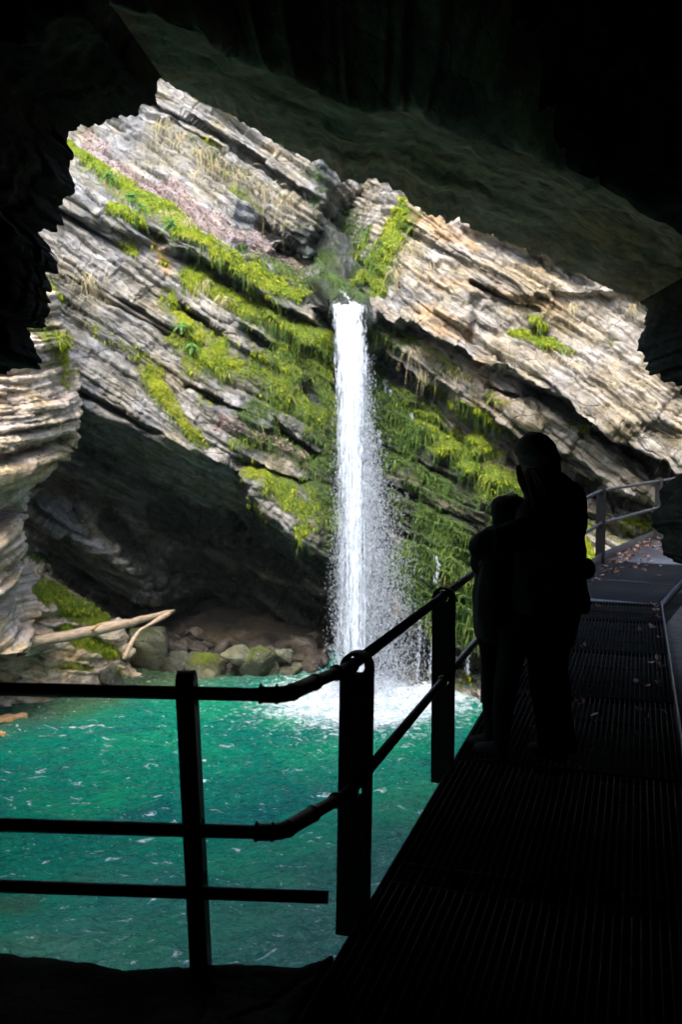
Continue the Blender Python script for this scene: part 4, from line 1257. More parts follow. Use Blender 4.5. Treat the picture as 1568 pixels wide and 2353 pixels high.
def strip(name, pts, nrm2, th, zlo, zhi, mat, parent):
    """vertical strip along 2d points with their deck heights"""
    Vs, Fs = [], []
    for k, (p, z) in enumerate(pts):
        for s in (0, th):
            for zz in (zlo, zhi):
                Vs.append(W2(p + nrm2 * s, z + zz) - WORG)
    for k in range(len(pts) - 1):
        b = k * 4
        for (i, j) in ((0, 1), (1, 3), (3, 2), (2, 0)):
            Fs.append([b + i, b + j, b + 4 + j, b + 4 + i])
    Fs += [[0, 2, 3, 1], [len(Vs) - 4, len(Vs) - 3, len(Vs) - 1, len(Vs) - 2]]
    return link(name, mesh_np(name, Vs, np.array(Fs)), mat, parent)


strip('edge_angle', [(E0 + WD * s, 0.0) for s in (-5.0, 7.1)], -WR, 0.008, -0.17, 0.006, M['grate'], walk)
strip('edge_angle', [(E0 + WD * s + WR * WIDTH, 0.0) for s in (-5.0, 7.1)], WR, 0.012, -0.10, 0.035, M['galv_plate'], walk)
strip('kick_plate', [(S2b + D2 * s, zramp(s)) for s in (0.0, 1.0, 2.2, 4.0, 7.6)], -R2, 0.010, -0.08, 0.13, M['galv_plate'], walk)
strip('edge_angle', [(S2b + D2 * s + R2 * WIDTH, zramp(s)) for s in (0.0, 2.2, 4.0, 7.6)], R2, 0.010, -0.08, 0.02, M['galv_plate'], walk)
# rock shelf under the walkway
A_, B_ = np.meshgrid(np.linspace(-6.5, 8.5, 90), np.linspace(0, 1, 24))
gx = E0[0] + WD[0] * A_ + WR[0] * (0.004 + B_ * 3.2) + 0.25 * np.clip(A_ - 6, 0, None)
gy = E0[1] + WD[1] * A_ + WR[1] * (0.004 + B_ * 3.2)
pp = np.stack([gx, gy, 0 * gx], -1)
gz = -0.12 + 0.04 * fbm(pp * 2.0, 4, 820)
tag(link('rock_shelf', mesh_np('rock_shelf', np.stack([gx, gy, gz], -1).reshape(-1, 3), grid_faces(*gx.shape), True), M['rock_floor']), 'dark rock shelf under the walkway', kind='structure')

# ------------------------------------------------------------------ railing
rail = empty('railing', W2(E0 - WR * 0.062))
tag(rail, 'dark steel railing with rounded posts and two round tube rails along the walkway', 'railing')
RO = np.array(rail.location)
RT, RM, RB = 0.881, 0.430, 0.300      # heights of the top, middle and lowest rails
TR_ = 0.0212


def post_mesh(bottom, top_c, holes, half=0.056, hole_r=0.034, th=0.048):
    cu = bpy.data.curves.new('post', 'CURVE')
    cu.dimensions = '2D'
    cu.fill_mode = 'BOTH'
    cu.extrude = th / 2
    cu.bevel_depth = 0.002

    def poly(pts):
        s = cu.splines.new('POLY')
        s.points.add(len(pts) - 1)
        for q, (x, y) in zip(s.points, pts):
            q.co = (x, y, 0, 1)
        s.use_cyclic_u = True
    a = np.linspace(0, math.pi, 20)
    poly([(-half, bottom), (half, bottom)] + [(half * math.cos(t), top_c + half * math.sin(t)) for t in a])
    for (hy, hr) in holes:
        b = np.linspace(0, 2 * math.pi, 24, endpoint=False)
        poly([(hr * math.cos(t), hy + hr * math.sin(t)) for t in b])
    ob = bpy.data.objects.new('post_curve', cu)
    COL.objects.link(ob)
    dg = bpy.context.evaluated_depsgraph_get()
    me = bpy.data.meshes.new_from_object(ob.evaluated_get(dg))
    bpy.data.objects.remove(ob)
    bpy.data.curves.remove(cu)
    me.name = 'post'
    me.materials.clear()
    return me


def add_post(me, xy, z, dir2, tilt=0.0, about='Z'):
    """local x -> across, local y -> up, local z -> along the rail"""
    d = Vector((dir2[0], dir2[1], 0)).normalized()
    upv = Vector((0, 0, 1))
    xr = upv.cross(d)
    m = Matrix((xr, upv, d)).transposed().to_4x4()
    o = link('post', me, M['steel_dark'], rail)
    o.matrix_local = Matrix.Translation(Vector((xy[0] - RO[0], xy[1] - RO[1], z - RO[2]))) @ m @ Matrix.Rotation(tilt, 4, about)
    return o


pm = post_mesh(-0.115, RT - 0.010, [(RT, 0.036), (RM, 0.034)])
post_line = E0 - WR * 0.062
posts = [0.0, 1.60, 3.2, 4.8, 6.4]
for i, s in enumerate(posts):
    add_post(pm, post_line + WD * s, -0.0, WD, R(0.9) if i == 0 else 0.0)
k0 = S2b - R2 * 0.062
p4 = np.array([3.43, 12.02])
p5 = np.array([5.14, 14.75])
pm2 = post_mesh(-0.12, RT + 0.05, [(RT + 0.05, 0.034), (RM + 0.07, 0.034)])
D3 = unit(p5 - p4)
add_post(pm2, p4, 0.16, D3)
add_post(pm2, p5, 0.19, D3)
pm1 = post_mesh(-0.12, RT + 0.03, [(RT - 0.01, 0.024), (0.475, 0.024), (0.300, 0.024)], 0.050, 0.03, 0.052)
pc = P(437, 1600, 2.82)
add_post(pm1, (pc[0] + 0.022, pc[1] + 0.02), 0.0, (1, 0.02), R(-2.2), 'X')

A3 = lambda p2, z: np.array([p2[0], p2[1], z]) - RO
corner = post_line + WD * 7.25
pA = post_line
# straight tubes along the walkway, on to the far posts
for (z, zf) in ((RT, RT + 0.05), (RM, RM + 0.07)):
    m_ = tube_obj('rail_tube', [A3(pA - WD * 0.06, z), A3(pA + WD * 3.6, z), A3(corner, z + 0.01)], TR_, M['steel_rail'], rail, 16)
    tube_obj('rail_tube', [A3(corner, z + 0.01), A3(p4, 0.16 + zf), A3(p5, 0.19 + zf), A3(p5 + D3 * 1.6, 0.20 + zf)], TR_ * 1.02, M['galv_plate'], rail, 14)
    tube_obj('sleeve', [A3(p4 + D3 * 0.55, 0.165 + zf), A3(p4 + D3 * 0.72, 0.168 + zf)], TR_ * 1.3, M['galv_plate'], rail, 14)
    for s in (0.0, 1.6, 3.2):
        tube_obj('rail_ring', [A3(pA + WD * (s - 0.034), z), A3(pA + WD * (s - 0.025), z)], TR_ * 1.35, M['steel_dark'], rail, 16)


def bend_path(pts, r=0.06, n=7):
    pts = [np.asarray(p, float) for p in pts]
    out = [pts[0]]
    for a, b, c in zip(pts[:-2], pts[1:-1], pts[2:]):
        p0 = b + unit(a - b) * r
        p1 = b + unit(c - b) * r
        for t_ in np.linspace(0, 1, n):
            out.append((1 - t_) ** 2 * p0 + 2 * t_ * (1 - t_) * b + t_ * t_ * p1)
    out.append(pts[-1])
    return np.array(out)


# rails of the left section; the elbows swing up to the corner post
DL = 2.82
for (lv, rv_, eu, z_end, seat) in ((1583, 1597, 655, RT, 0), (1893, 1913, 645, RM, 1)):
    a0 = P(-330, lv - 7.5, DL)
    e1 = P(eu, rv_, DL)
    tip = W2(pA - WD * 0.05, z_end)
    b1 = e1 + (tip - e1) * 0.72
    path = bend_path([a0, e1, tip], 0.05)
    tube_obj('rail_tube', path - RO, TR_, M['steel_dark'], rail, 16)
    el = bend_path([e1 - unit(e1 - a0) * 0.07, e1, e1 + (tip - e1) * 0.42], 0.05)
    tube_obj('elbow', el - RO, TR_ * 1.22, M['steel_dark'], rail, 16)
    for q in (e1 - unit(e1 - a0) * 0.075, e1 - unit(e1 - a0) * 0.025, e1 + unit(tip - e1) * 0.045, e1 + (tip - e1) * 0.43, e1 + (tip - e1) * 0.78):
        ii = e1 - a0 if np.dot(q - e1, unit(e1 - a0)) < -0.01 else tip - e1
        tube_obj('clamp_ring', [q - unit(ii) * 0.006 - RO, q + unit(ii) * 0.006 - RO], TR_ * 1.34, M['steel_dark'], rail, 16)
        sv = np.cross(unit(ii), (0, 1, 0))
        tube_obj('screw', [q + sv * TR_ * 1.2 - RO, q + sv * TR_ * 1.6 - RO], 0.004, M['steel_dark'], rail, 8)
tube_obj('rail_tube', [P(-330, 2024, DL) - RO, P(755, 2061, DL) - RO], TR_ * 0.92, M['steel_dark'], rail, 16)

# ------------------------------------------------------------------ people
M['skin'] = simple_mat('skin', (0.45, 0.28, 0.20), 0.55, 0.3, 0.0, 0.08, 30, 0.05, 0.001)
M['coat'] = simple_mat('dark_jacket_cloth', (0.026, 0.022, 0.020), 0.9, 0.1, 0.0, 0.25, 60, 0.4, 0.003)
M['coat_child'] = simple_mat('child_jacket_cloth', (0.05, 0.042, 0.038), 0.9, 0.1, 0.0, 0.25, 60, 0.4, 0.003)
M['trousers'] = simple_mat('dark_trouser_cloth', (0.012, 0.012, 0.012), 0.95, 0.05, 0.0, 0.25, 80, 0.4, 0.002)
M['knit'] = simple_mat('brown_knit', (0.16, 0.13, 0.105), 0.95, 0.05, 0.0, 0.3, 120, 0.6, 0.003)
M['hair'] = simple_mat('long_brown_hair', (0.055, 0.03, 0.016), 0.8, 0.08, 0.0, 0.3, 40, 0.0, 0.001)
M['shoe'] = simple_mat('dark_shoe_leather', (0.012, 0.011, 0.010), 0.8, 0.1, 0.0, 0.2, 40, 0.2, 0.001)


def Z6(x, y, d):      # a point from the close-up of the pair (its own pixel grid) at depth d
    return P(1033.6 + 0.3579 * x, 918.7 + 0.3579 * y, d)


def loft(rows_, org, seg=28, sq=2.3, fold=0.0, seed=0):
    """closed loft: rows (y, xl, xr, depth, half thickness in m) top to bottom"""
    rows_ = sorted(rows_)
    yy = np.array([r[0] for r in rows_], float)
    yq = np.linspace(yy[0], yy[-1], max(8, int((yy[-1] - yy[0]) / 22)))
    xl, xr, dd, th = (np.interp(yq, yy, [r[i] for r in rows_]) for i in range(1, 5))
    for arr in (xl, xr, dd, th):
        arr[1:-1] = 0.25 * arr[:-2] + 0.5 * arr[1:-1] + 0.25 * arr[2:]
    a = np.linspace(0, 2 * np.pi, seg, endpoint=False)
    ca, sa = np.cos(a), np.sin(a)
    ca = np.sign(ca) * np.abs(ca) ** (2 / sq)
    sa = np.sign(sa) * np.abs(sa) ** (2 / sq)
    V = []
    for y, l, r, d, t_ in zip(yq, xl, xr, dd, th):
        c0 = Z6((l + r) / 2, y, d)
        w = np.linalg.norm(Z6(r, y, d) - Z6(l, y, d)) / 2
        V.append(c0 + np.stack([ca * w, sa * t_, 0 * ca], -1))
    V = np.array(V)
    top, bot = V[0].mean(0) + (0, 0, 0.01), V[-1].mean(0) - (0, 0, 0.005)
    n = len(V)
    if fold:
        ctr = V.mean(1, keepdims=True)
        V = V + unit(V - ctr) * (fold * fbm(V * np.array([5.0, 5.0, 11.0]) + seed, 3, 900 + seed))[..., None]
    i = np.arange(n * seg).reshape(n, seg)
    j = np.roll(i, -1, 1)
    F = [np.stack([i[:-1], i[1:], j[1:], j[:-1]], -1).reshape(-1, 4)]
    V = np.concatenate([V.reshape(-1, 3), [top], [bot]])
    F.append(np.stack([np.full(seg, n * seg), i[0], j[0]], -1))
    F.append(np.stack([np.full(seg, n * seg + 1), j[-1], i[-1]], -1))
    return V - org, F


def limb(pts, org, seg=14):
    """rounded tapering limb through (x, y, depth, radius)"""
    p = np.array([Z6(*q[:3]) for q in pts])
    r = np.array([q[3] for q in pts], float)
    cl = np.concatenate([[0], np.cumsum(np.linalg.norm(np.diff(p, axis=0), axis=1))])
    q = np.linspace(0, cl[-1], 22)
    pp = np.stack([np.interp(q, cl, p[:, k]) for k in range(3)], -1)
    for _ in range(3):
        pp[1:-1] = 0.25 * pp[:-2] + 0.5 * pp[1:-1] + 0.25 * pp[2:]
    rr = np.interp(q, cl, r)
    d0, d1 = unit(pp[0] - pp[1]), unit(pp[-1] - pp[-2])
    e = [0.9, 0.6, 0.3]
    pp = np.concatenate([[pp[0] + d0 * rr[0] * k for k in e], pp, [pp[-1] + d1 * rr[-1] * k for k in e[::-1]]])
    rr = np.concatenate([[rr[0] * math.sqrt(1 - k * k) for k in e], rr, [rr[-1] * math.sqrt(1 - k * k) for k in e[::-1]]])
    V, F = tube(pp, rr, seg)
    return V - org, F


def ellipsoid(c, ax3, rad, org):
    bm = bmesh.new()
    bmesh.ops.create_icosphere(bm, subdivisions=3, radius=1.0)
    d = np.array([v.co[:] for v in bm.verts])
    F = np.array([[v.index for v in f.verts] for f in bm.faces])
    bm.free()
    V = (d * np.asarray(rad)) @ np.asarray(ax3) + c
    return V - org, [F]


def fuse(name, parts, mat, parent, voxel=0.012, smooth_it=3, fold=0.0, seed=0):
    """join closed shapes and grow ONE continuous skin over them"""
    Vs, Fs, off = [], [], 0
    for (V, F) in parts:
        Vs.append(np.asarray(V))
        Fs += [np.asarray(f) + off for f in F]
        off += len(V)
    # group faces by size
    by = {}
    for f in Fs:
        by.setdefault(f.shape[1], []).append(f)
    me = mesh_np(name, np.concatenate(Vs), [np.concatenate(v) for v in by.values()])
    ob = bpy.data.objects.new(name, me)
    COL.objects.link(ob)
    md = ob.modifiers.new('r', 'REMESH')
    md.mode = 'VOXEL'
    md.voxel_size = voxel
    sm = ob.modifiers.new('s', 'SMOOTH')
    sm.factor, sm.iterations = 0.5, smooth_it
    dg = bpy.context.evaluated_depsgraph_get()
    me2 = bpy.data.meshes.new_from_object(ob.evaluated_get(dg))
    bpy.data.objects.remove(ob)
    bpy.data.meshes.remove(me)
    me2.name = name
    n = len(me2.vertices)
    co = np.zeros(n * 3, np.float32)
    me2.vertices.foreach_get('co', co)
    co = co.reshape(-1, 3).astype(float)
    if fold:
        nr = np.zeros(n * 3, np.float32)
        me2.vertices.foreach_get('normal', nr)
        ridge = 1 - 2 * np.abs(fbm(co * np.array([7.0, 7.0, 4.0]) + seed, 2, 930 + seed))
        co = co + nr.reshape(-1, 3) * (fold * ridge)[:, None]
        me2.vertices.foreach_set('co', co.astype(np.float32).ravel())
    me2.polygons.foreach_set('use_smooth', np.ones(len(me2.polygons), bool))
    me2.materials.clear()
    return link(name, me2, mat, parent)


def head_parts(c, face, up, s, org):
    """skull, jaw, nose, lips, brow, ears; face = direction the face looks"""
    f = unit(np.asarray(face, float))
    upv = unit(np.asarray(up, float) - f * np.dot(up, f))
    r = np.cross(f, upv)
    A = np.array([r, f, upv])
    pt = lambda a, b, c2: c + s * (a * r + b * f + c2 * upv)
    out = [ellipsoid(pt(0, -0.008, 0.02), A, np.array([0.074, 0.094, 0.098]) * s, org),
           ellipsoid(pt(0, 0.028, -0.045), A, np.array([0.055, 0.062, 0.075]) * s, org),
           ellipsoid(pt(0, 0.070, -0.098), A, np.array([0.024, 0.022, 0.020]) * s, org),
           ellipsoid(pt(0, 0.098, -0.028), A, np.array([0.013, 0.022, 0.018]) * s, org),
           ellipsoid(pt(0, 0.088, -0.002), A, np.array([0.009, 0.016, 0.026]) * s, org),
           ellipsoid(pt(0, 0.084, -0.066), A, np.array([0.024, 0.012, 0.009]) * s, org),
           ellipsoid(pt(0, 0.078, 0.022), A, np.array([0.048, 0.018, 0.011]) * s, org)]
    for k in (-1, 1):
        out.append(ellipsoid(pt(k * 0.076, -0.005, -0.005), A, np.array([0.010, 0.020, 0.032]) * s, org))
        out.append(ellipsoid(pt(k * 0.030, 0.078, 0.000), A, np.array([0.014, 0.010, 0.009]) * s, org))
    return out


def hand_parts(x, y, d, dirn, side, s, org):
    """palm, four bent fingers, thumb; dirn = where the fingers point"""
    c = Z6(x, y, d)
    f = unit(np.asarray(dirn, float))
    sd = unit(np.asarray(side, float) - f * np.dot(side, f))
    nrm = np.cross(f, sd)
    out = [ellipsoid(c, np.array([sd, f, nrm]), np.array([0.040, 0.048, 0.016]) * s, org)]
    for k, (o_, L) in enumerate(((-0.030, 0.066), (-0.010, 0.078), (0.010, 0.074), (0.029, 0.058))):
        a = c + s * (sd * o_ + f * 0.040)
        b = a + s * L * 0.5 * unit(f + 0.15 * nrm)
        e = b + s * L * 0.5 * unit(f + 0.9 * nrm)
        V, F = tube(np.array([a, (a + b) / 2, b, (b + e) / 2, e]), np.array([0.0095, 0.0092, 0.0088, 0.0082, 0.006]) * s, 8)
        out.append((V - org, F))
    a = c + s * (sd * -0.034 - f * 0.012)
    b = a + s * 0.034 * unit(-sd + 0.6 * f)
    e = b + s * 0.030 * unit(-0.3 * sd + f + 0.4 * nrm)
    V, F = tube(np.array([a, b, (b + e) / 2, e]), np.array([0.0115, 0.0105, 0.0095, 0.007]) * s, 8)
    out.append((V - org, F))
    return out


def shoe_mesh(name, toe, heel, s=1.0):
    """a shoe from heel to toe on the deck (2d points)"""
    toe, heel = np.asarray(toe, float), np.asarray(heel, float)
    d = unit(toe - heel)
    sd = np.array([-d[1], d[0]])
    L = np.linalg.norm(toe - heel)
    V = []
    t_ = np.linspace(0, 1, 12)
    w = np.interp(t_, [0, 0.1, 0.35, 0.7, 0.92, 1], [0.020, 0.034, 0.034, 0.047, 0.034, 0.010]) * s
    h = np.interp(t_, [0, 0.08, 0.25, 0.45, 0.7, 1], [0.075, 0.098, 0.105, 0.085, 0.055, 0.030]) * s
    for k in range(12):
        c = heel + d * L * t_[k]
        for (a, b) in ((-1, 0.002), (-1.04, 0.022), (-0.9, h[k] * 0.6), (-0.4, h[k]), (0.4, h[k]), (0.9, h[k] * 0.6), (1.04, 0.022), (1, 0.002)):
            V.append([*(c + sd * a * w[k]), b])
    V = np.array(V)
    i = np.arange(96).reshape(12, 8)
    j = np.roll(i, -1, 1)
    F = [np.stack([i[:-1], j[:-1], j[1:], i[1:]], -1).reshape(-1, 4), np.array([i[0][::-1], i[-1]])]
    return V, F


# --- the woman
wf = PZ(1225, 1745, 0.0)
woman = empty('person', (float(wf[0]), float(wf[1]), 0.0))
tag(woman, 'tall person in knit hat and dark jacket hugging a child at the railing', 'person')
O = np.array(woman.location)
DW = 4.85
hc = Z6(562, 392, DW)
fdir = np.array([-0.80, 0.50, -0.30])
hup = np.array([-0.25, 0.10, 1.0])
body = head_parts(hc, fdir, hup, 1.0, O)
body += [limb([(590, 500, DW, 0.052), (620, 570, DW, 0.056), (640, 640, DW, 0.08)], O),
         loft([(590, 540, 730, DW, 0.08), (700, 500, 800, DW, 0.10), (1000, 480, 800, DW, 0.10), (1320, 460, 810, DW, 0.11), (1480, 440, 800, DW, 0.10)], O),
         limb([(590, 670, DW, 0.05), (500, 860, 4.73, 0.045), (330, 915, 4.71, 0.040), (215, 935, 4.79, 0.034), (198, 965, 4.92, 0.03)], O),
         limb([(750, 650, DW, 0.05), (770, 850, DW - 0.03, 0.045), (700, 1000, DW + 0.10, 0.038), (520, 1040, DW + 0.20, 0.03)], O),
         limb([(450, 1490, DW, 0.05), (380, 1800, DW, 0.05), (335, 2180, DW, 0.042)], O), limb([(640, 1480, DW, 0.08), (650, 1800, DW, 0.06), (690, 2190, DW, 0.042)], O)]
body += hand_parts(215, 985, 4.98, (-0.2, 0.9, -0.4), (0.3, 0.2, 0.9), 1.0, O)
body += hand_parts(480, 1045, DW + 0.23, (-0.9, 0.3, -0.1), (0, 0.3, 0.9), 1.0, O)
fuse('body', body, M['skin'], woman, 0.008, 2)
jk = [loft([(520, 585, 690, DW, 0.075), (560, 545, 745, DW, 0.10), (610, 505, 800, DW, 0.125), (700, 490, 832, DW, 0.15), (850, 455, 846, DW, 0.16), (1000, 430, 850, DW, 0.165),
            (1130, 425, 872, DW, 0.175), (1290, 420, 886, DW, 0.18), (1345, 432, 866, DW, 0.175)], O),
      limb([(590, 660, DW, 0.085), (500, 860, 4.72, 0.075), (330, 915, 4.70, 0.070), (222, 935, 4.78, 0.066), (200, 975, 4.90, 0.048)], O),
      limb([(765, 640, DW, 0.085), (772, 850, DW - 0.04, 0.075), (710, 1000, DW + 0.10, 0.065), (540, 1040, DW + 0.19, 0.05)], O)]
fuse('jacket', jk, M['coat'], woman, 0.010, 2, 0.020, 1)
tr = [loft([(1290, 440, 850, DW, 0.14), (1450, 400, 822, DW, 0.135), (1570, 330, 780, DW, 0.125)], O),
      loft([(1480, 480, 808, DW, 0.13), (1600, 500, 765, DW, 0.125), (1690, 505, 742, DW, 0.12), (1800, 515, 766, DW, 0.12), (2000, 545, 782, DW, 0.115), (2150, 562, 800, DW, 0.115), (2235, 572, 815, DW, 0.115)], O),
      loft([(1480, 330, 500, DW, 0.12), (1600, 318, 478, DW, 0.115), (1750, 302, 452, DW, 0.11), (1900, 290, 420, DW, 0.10), (2050, 286, 392, DW, 0.09), (2215, 290, 376, DW, 0.085)], O)]
fuse('trousers', tr, M['trousers'], woman, 0.012, 2, 0.007, 2)
# knit hat: dome pulled down at the nape, folded cuff
f = unit(fdir)
upv = unit(hup - f * np.dot(hup, f))
rgt = np.cross(f, upv)
hv = []
th = np.linspace(0, 1, 18)
aa = np.linspace(0, 2 * np.pi, 36, endpoint=False)
tiltb = 0.62
for t_ in th:
    rr = 0.108 * (0.84 + 0.16 * t_ / 0.3 if t_ < 0.3 else math.sqrt(max(0.0, 1 - ((t_ - 0.3) / 0.7 * 0.985) ** 2.6)))
    hgt = -0.030 + 0.175 * t_
    ring = hc + rgt * (rr * 0.93 * np.cos(aa))[:, None] + f * (rr * 1.04 * np.sin(aa) - 0.012 + 0.0 * t_)[:, None] + upv * (hgt + (1 - t_) * tiltb * rr * np.sin(aa) * 0.9 - 0.012 * t_ * np.cos(aa))[:, None]
    hv.append(ring)
hv = np.array(hv)
hv += unit(hv - hc) * (0.005 * fbm(hv * 22, 3, 950))[..., None]
i = np.arange(hv.shape[0] * 36).reshape(-1, 36)
j = np.roll(i, -1, 1)
hat = link('knit_hat', mesh_np('knit_hat', np.concatenate([hv.reshape(-1, 3), [hv[-1].mean(0)]]) - O, [np.stack([i[:-1], j[:-1], j[1:], i[1:]], -1).reshape(-1, 4), np.stack([i[-1], j[-1], np.full(36, i.size)], -1)], True), M['knit'], woman)
cv_ = []
for (dr, dz) in ((0.000, 0.0), (0.005, -0.004), (0.006, 0.02), (0.005, 0.046), (0.001, 0.052), (-0.006, 0.048)):
    rr = (0.097 + dr) * (1 - 0.09 * (1 - np.sin(aa)) / 2)
    cv_.append(hc + rgt * (rr * 0.93 * np.cos(aa))[:, None] + f * (rr * 1.04 * np.sin(aa) - 0.012)[:, None] + upv * (-0.030 + dz + tiltb * rr * 0.9 * np.sin(aa))[:, None])
cv_ = np.array(cv_)
i = np.arange(cv_.shape[0] * 36).reshape(-1, 36)
j = np.roll(i, -1, 1)
link('cuff', mesh_np('cuff', cv_.reshape(-1, 3) - O, np.stack([i[:-1], j[:-1], j[1:], i[1:]], -1).reshape(-1, 4), True), M['knit'], hat)
# hair: wavy locks from under the hat down the back and beside the cheek
Vs, Fs, off = [], [], 0
rg = np.random.default_rng(960)
for k in range(150):
    if k < 142:
        u0 = rg.uniform(0, 1)
        x0, y0 = 500 + 185 * u0, 455 + 30 * rg.random()
        x1, y1 = 530 + 320 * u0 ** 0.8, 620 + 60 * rg.random()
        x2, y2 = 560 + 300 * u0 + 10 * rg.normal(), rg.uniform(720, 880)
        dd = DW - 0.10 * math.sin(math.pi * min(1, u0 * 0.9 + 0.05)) - rg.uniform(0.0, 0.06)
        pts = [Z6(x0, y0, dd + 0.03), Z6((x0 + x1) / 2 + 18 * u0, (y0 + y1) / 2 - 15, dd - 0.05), Z6(x1, y1, dd - 0.07), Z6(x2, y2, dd - 0.09)]
    else:
        e = rg.uniform(-12, 12)
        pts = [Z6(455 + e, 430, DW + 0.06), Z6(470 + e, 510, DW + 0.04), Z6(505 + e, 580, DW - 0.02), Z6(540 + e, 640, DW - 0.10)]
    path = wobble(pts, 0.034, 970 + k, 16)
    V, F = tube(path, np.interp(np.linspace(0, 1, 16), [0, 0.2, 0.7, 1], [0.010, 0.013, 0.010, 0.002]), 6)
    Vs.append(V - O)
    Fs.append(F[0] + off)
    off += len(V)
link('hair', mesh_np('hair', np.concatenate(Vs), np.concatenate(Fs), True), M['hair'], woman)
for (x, dx) in ((690, -0.10), (330, -0.10)):
    hp = Z6(x, 2235, DW + 0.0)[:2]
    V, F = shoe_mesh('shoe', hp + np.array([dx, 0.20]), hp + np.array([0.02, -0.05]))
    link('shoe', mesh_np('shoe', V - O, F, True), M['shoe'], woman)
# the bag on her hip
bgc = Z6(880, 1085, DW - 0.02)
bag = empty('hip_bag', bgc - np.array([0, 0, 0.08]))
tag(bag, 'small dark bag sticking out at the hip of the tall person', 'bag')
OB = np.array(bag.location)
fuse('bag_body', [ellipsoid(Z6(878, 1085, DW), np.eye(3), (0.045, 0.09, 0.055), OB), ellipsoid(Z6(868, 1065, DW), np.eye(3), (0.05, 0.085, 0.045), OB)], M['coat'], bag, 0.008, 3)
V, F = tube(np.array([Z6(842, 1018, DW - 0.03), Z6(855, 1012, DW - 0.04), Z6(872, 1006, DW - 0.04), Z6(886, 1002, DW - 0.03)]), [0.006, 0.007, 0.005, 0.002], 8)
link('strap_end', mesh_np('strap_end', V - OB, F, True), M['coat'], bag)

# --- the child
cf = PZ(1120, 1735, 0.0)
child = empty('person', (float(cf[0]), float(cf[1]), 0.0))
tag(child, 'child in a hooded jacket leaning on the railing in front of the tall person', 'person')
O = np.array(child.location)
DC = 5.02
hc = Z6(395, 725, DC)
body = head_parts(hc, (-0.55, 0.8, -0.1), (0, 0, 1), 0.92, O)
body += [limb([(395, 800, DC, 0.045), (390, 880, DC, 0.06)], O),
         loft([(860, 290, 450, DC, 0.07), (1000, 250, 440, DC, 0.085), (1300, 230, 430, DC, 0.09), (1520, 220, 420, DC, 0.09)], O),
         limb([(290, 900, DC, 0.045), (235, 1050, DC + 0.02, 0.038), (215, 1020, DC + 0.22, 0.03)], O), limb([(440, 900, DC, 0.045), (450, 1050, DC + 0.06, 0.036), (360, 1080, DC + 0.2, 0.03)], O),
         limb([(245, 1510, DC, 0.038), (252, 1800, DC, 0.026), (252, 2150, DC, 0.018)], O), limb([(350, 1510, DC, 0.04), (326, 1800, DC, 0.028), (302, 2150, DC, 0.022)], O)]
body += hand_parts(212, 1012, DC + 0.25, (-0.5, 0.8, -0.2), (0.8, 0.5, 0.1), 0.8, O)
body += hand_parts(345, 1085, DC + 0.23, (-0.5, 0.8, -0.2), (0.8, 0.5, 0.1), 0.8, O)
fuse('body', body, M['skin'], child, 0.008, 2)
jk = [loft([(815, 300, 450, DC, 0.08), (870, 235, 475, DC, 0.11), (960, 195, 480, DC, 0.13), (1100, 190, 470, DC, 0.135), (1180, 180, 465, DC, 0.14), (1240, 166, 462, DC, 0.14), (1400, 162, 450, DC, 0.14), (1520, 168, 440, DC, 0.13)], O),
      limb([(280, 900, DC, 0.075), (225, 1050, DC + 0.02, 0.068), (220, 1030, DC + 0.20, 0.055)], O), limb([(440, 910, DC, 0.075), (455, 1050, DC + 0.05, 0.065), (370, 1080, DC + 0.18, 0.05)], O)]
fuse('jacket', jk, M['coat_child'], child, 0.010, 2, 0.018, 5)
# hood: a shell open towards the face
hd = []
for t_ in np.linspace(0, 1, 16):
    rr = 0.50 + 0.5 * math.sin(math.pi * (0.18 + 0.60 * t_))
    y = 835 - 228 * t_
    rr *= 1.0 if t_ < 0.75 else math.sqrt(max(0.02, 1 - ((t_ - 0.75) / 0.25) ** 2.2))
    c0 = Z6(395 - 6 * t_, y, DC)
    a = np.linspace(R(-215), R(35), 30)
    hd.append(c0 + np.stack([0.108 * rr * np.cos(a), 0.115 * rr * np.sin(a), 0 * a], -1))
hd = np.array(hd)
hd += unit(hd - hc) * (0.006 * fbm(hd * 14, 3, 990))[..., None]
hm = mesh_np('hood', hd.reshape(-1, 3) - O, grid_faces(16, 30), True)
hood = link('hood', hm, M['coat_child'], child)
sdm = hood.modifiers.new('t', 'SOLIDIFY')
sdm.thickness = 0.012
tr = [loft([(1460, 190, 430, DC, 0.11), (1560, 185, 425, DC, 0.10)], O), loft([(1500, 176, 300, DC, 0.085), (1650, 196, 300, DC, 0.08), (1850, 212, 290, DC, 0.07), (2050, 224, 276, DC, 0.06), (2190, 226, 282, DC, 0.06)], O),
      loft([(1500, 290, 425, DC, 0.085), (1700, 280, 385, DC, 0.08), (1900, 268, 350, DC, 0.07), (2190, 262, 338, DC, 0.06)], O)]
fuse('trousers', tr, M['trousers'], child, 0.012, 2, 0.008, 6)
for x in (252, 302):
    hp = Z6(x, 2205, DC)[:2]
    V, F = shoe_mesh('shoe', hp + np.array([-0.08, 0.16]), hp + np.array([0.01, -0.04]), 0.85)
    link('shoe', mesh_np('shoe', V - O, F, True), M['shoe'], child)

# ------------------------------------------------------------------ moss, ferns, litter (nobody could count them)


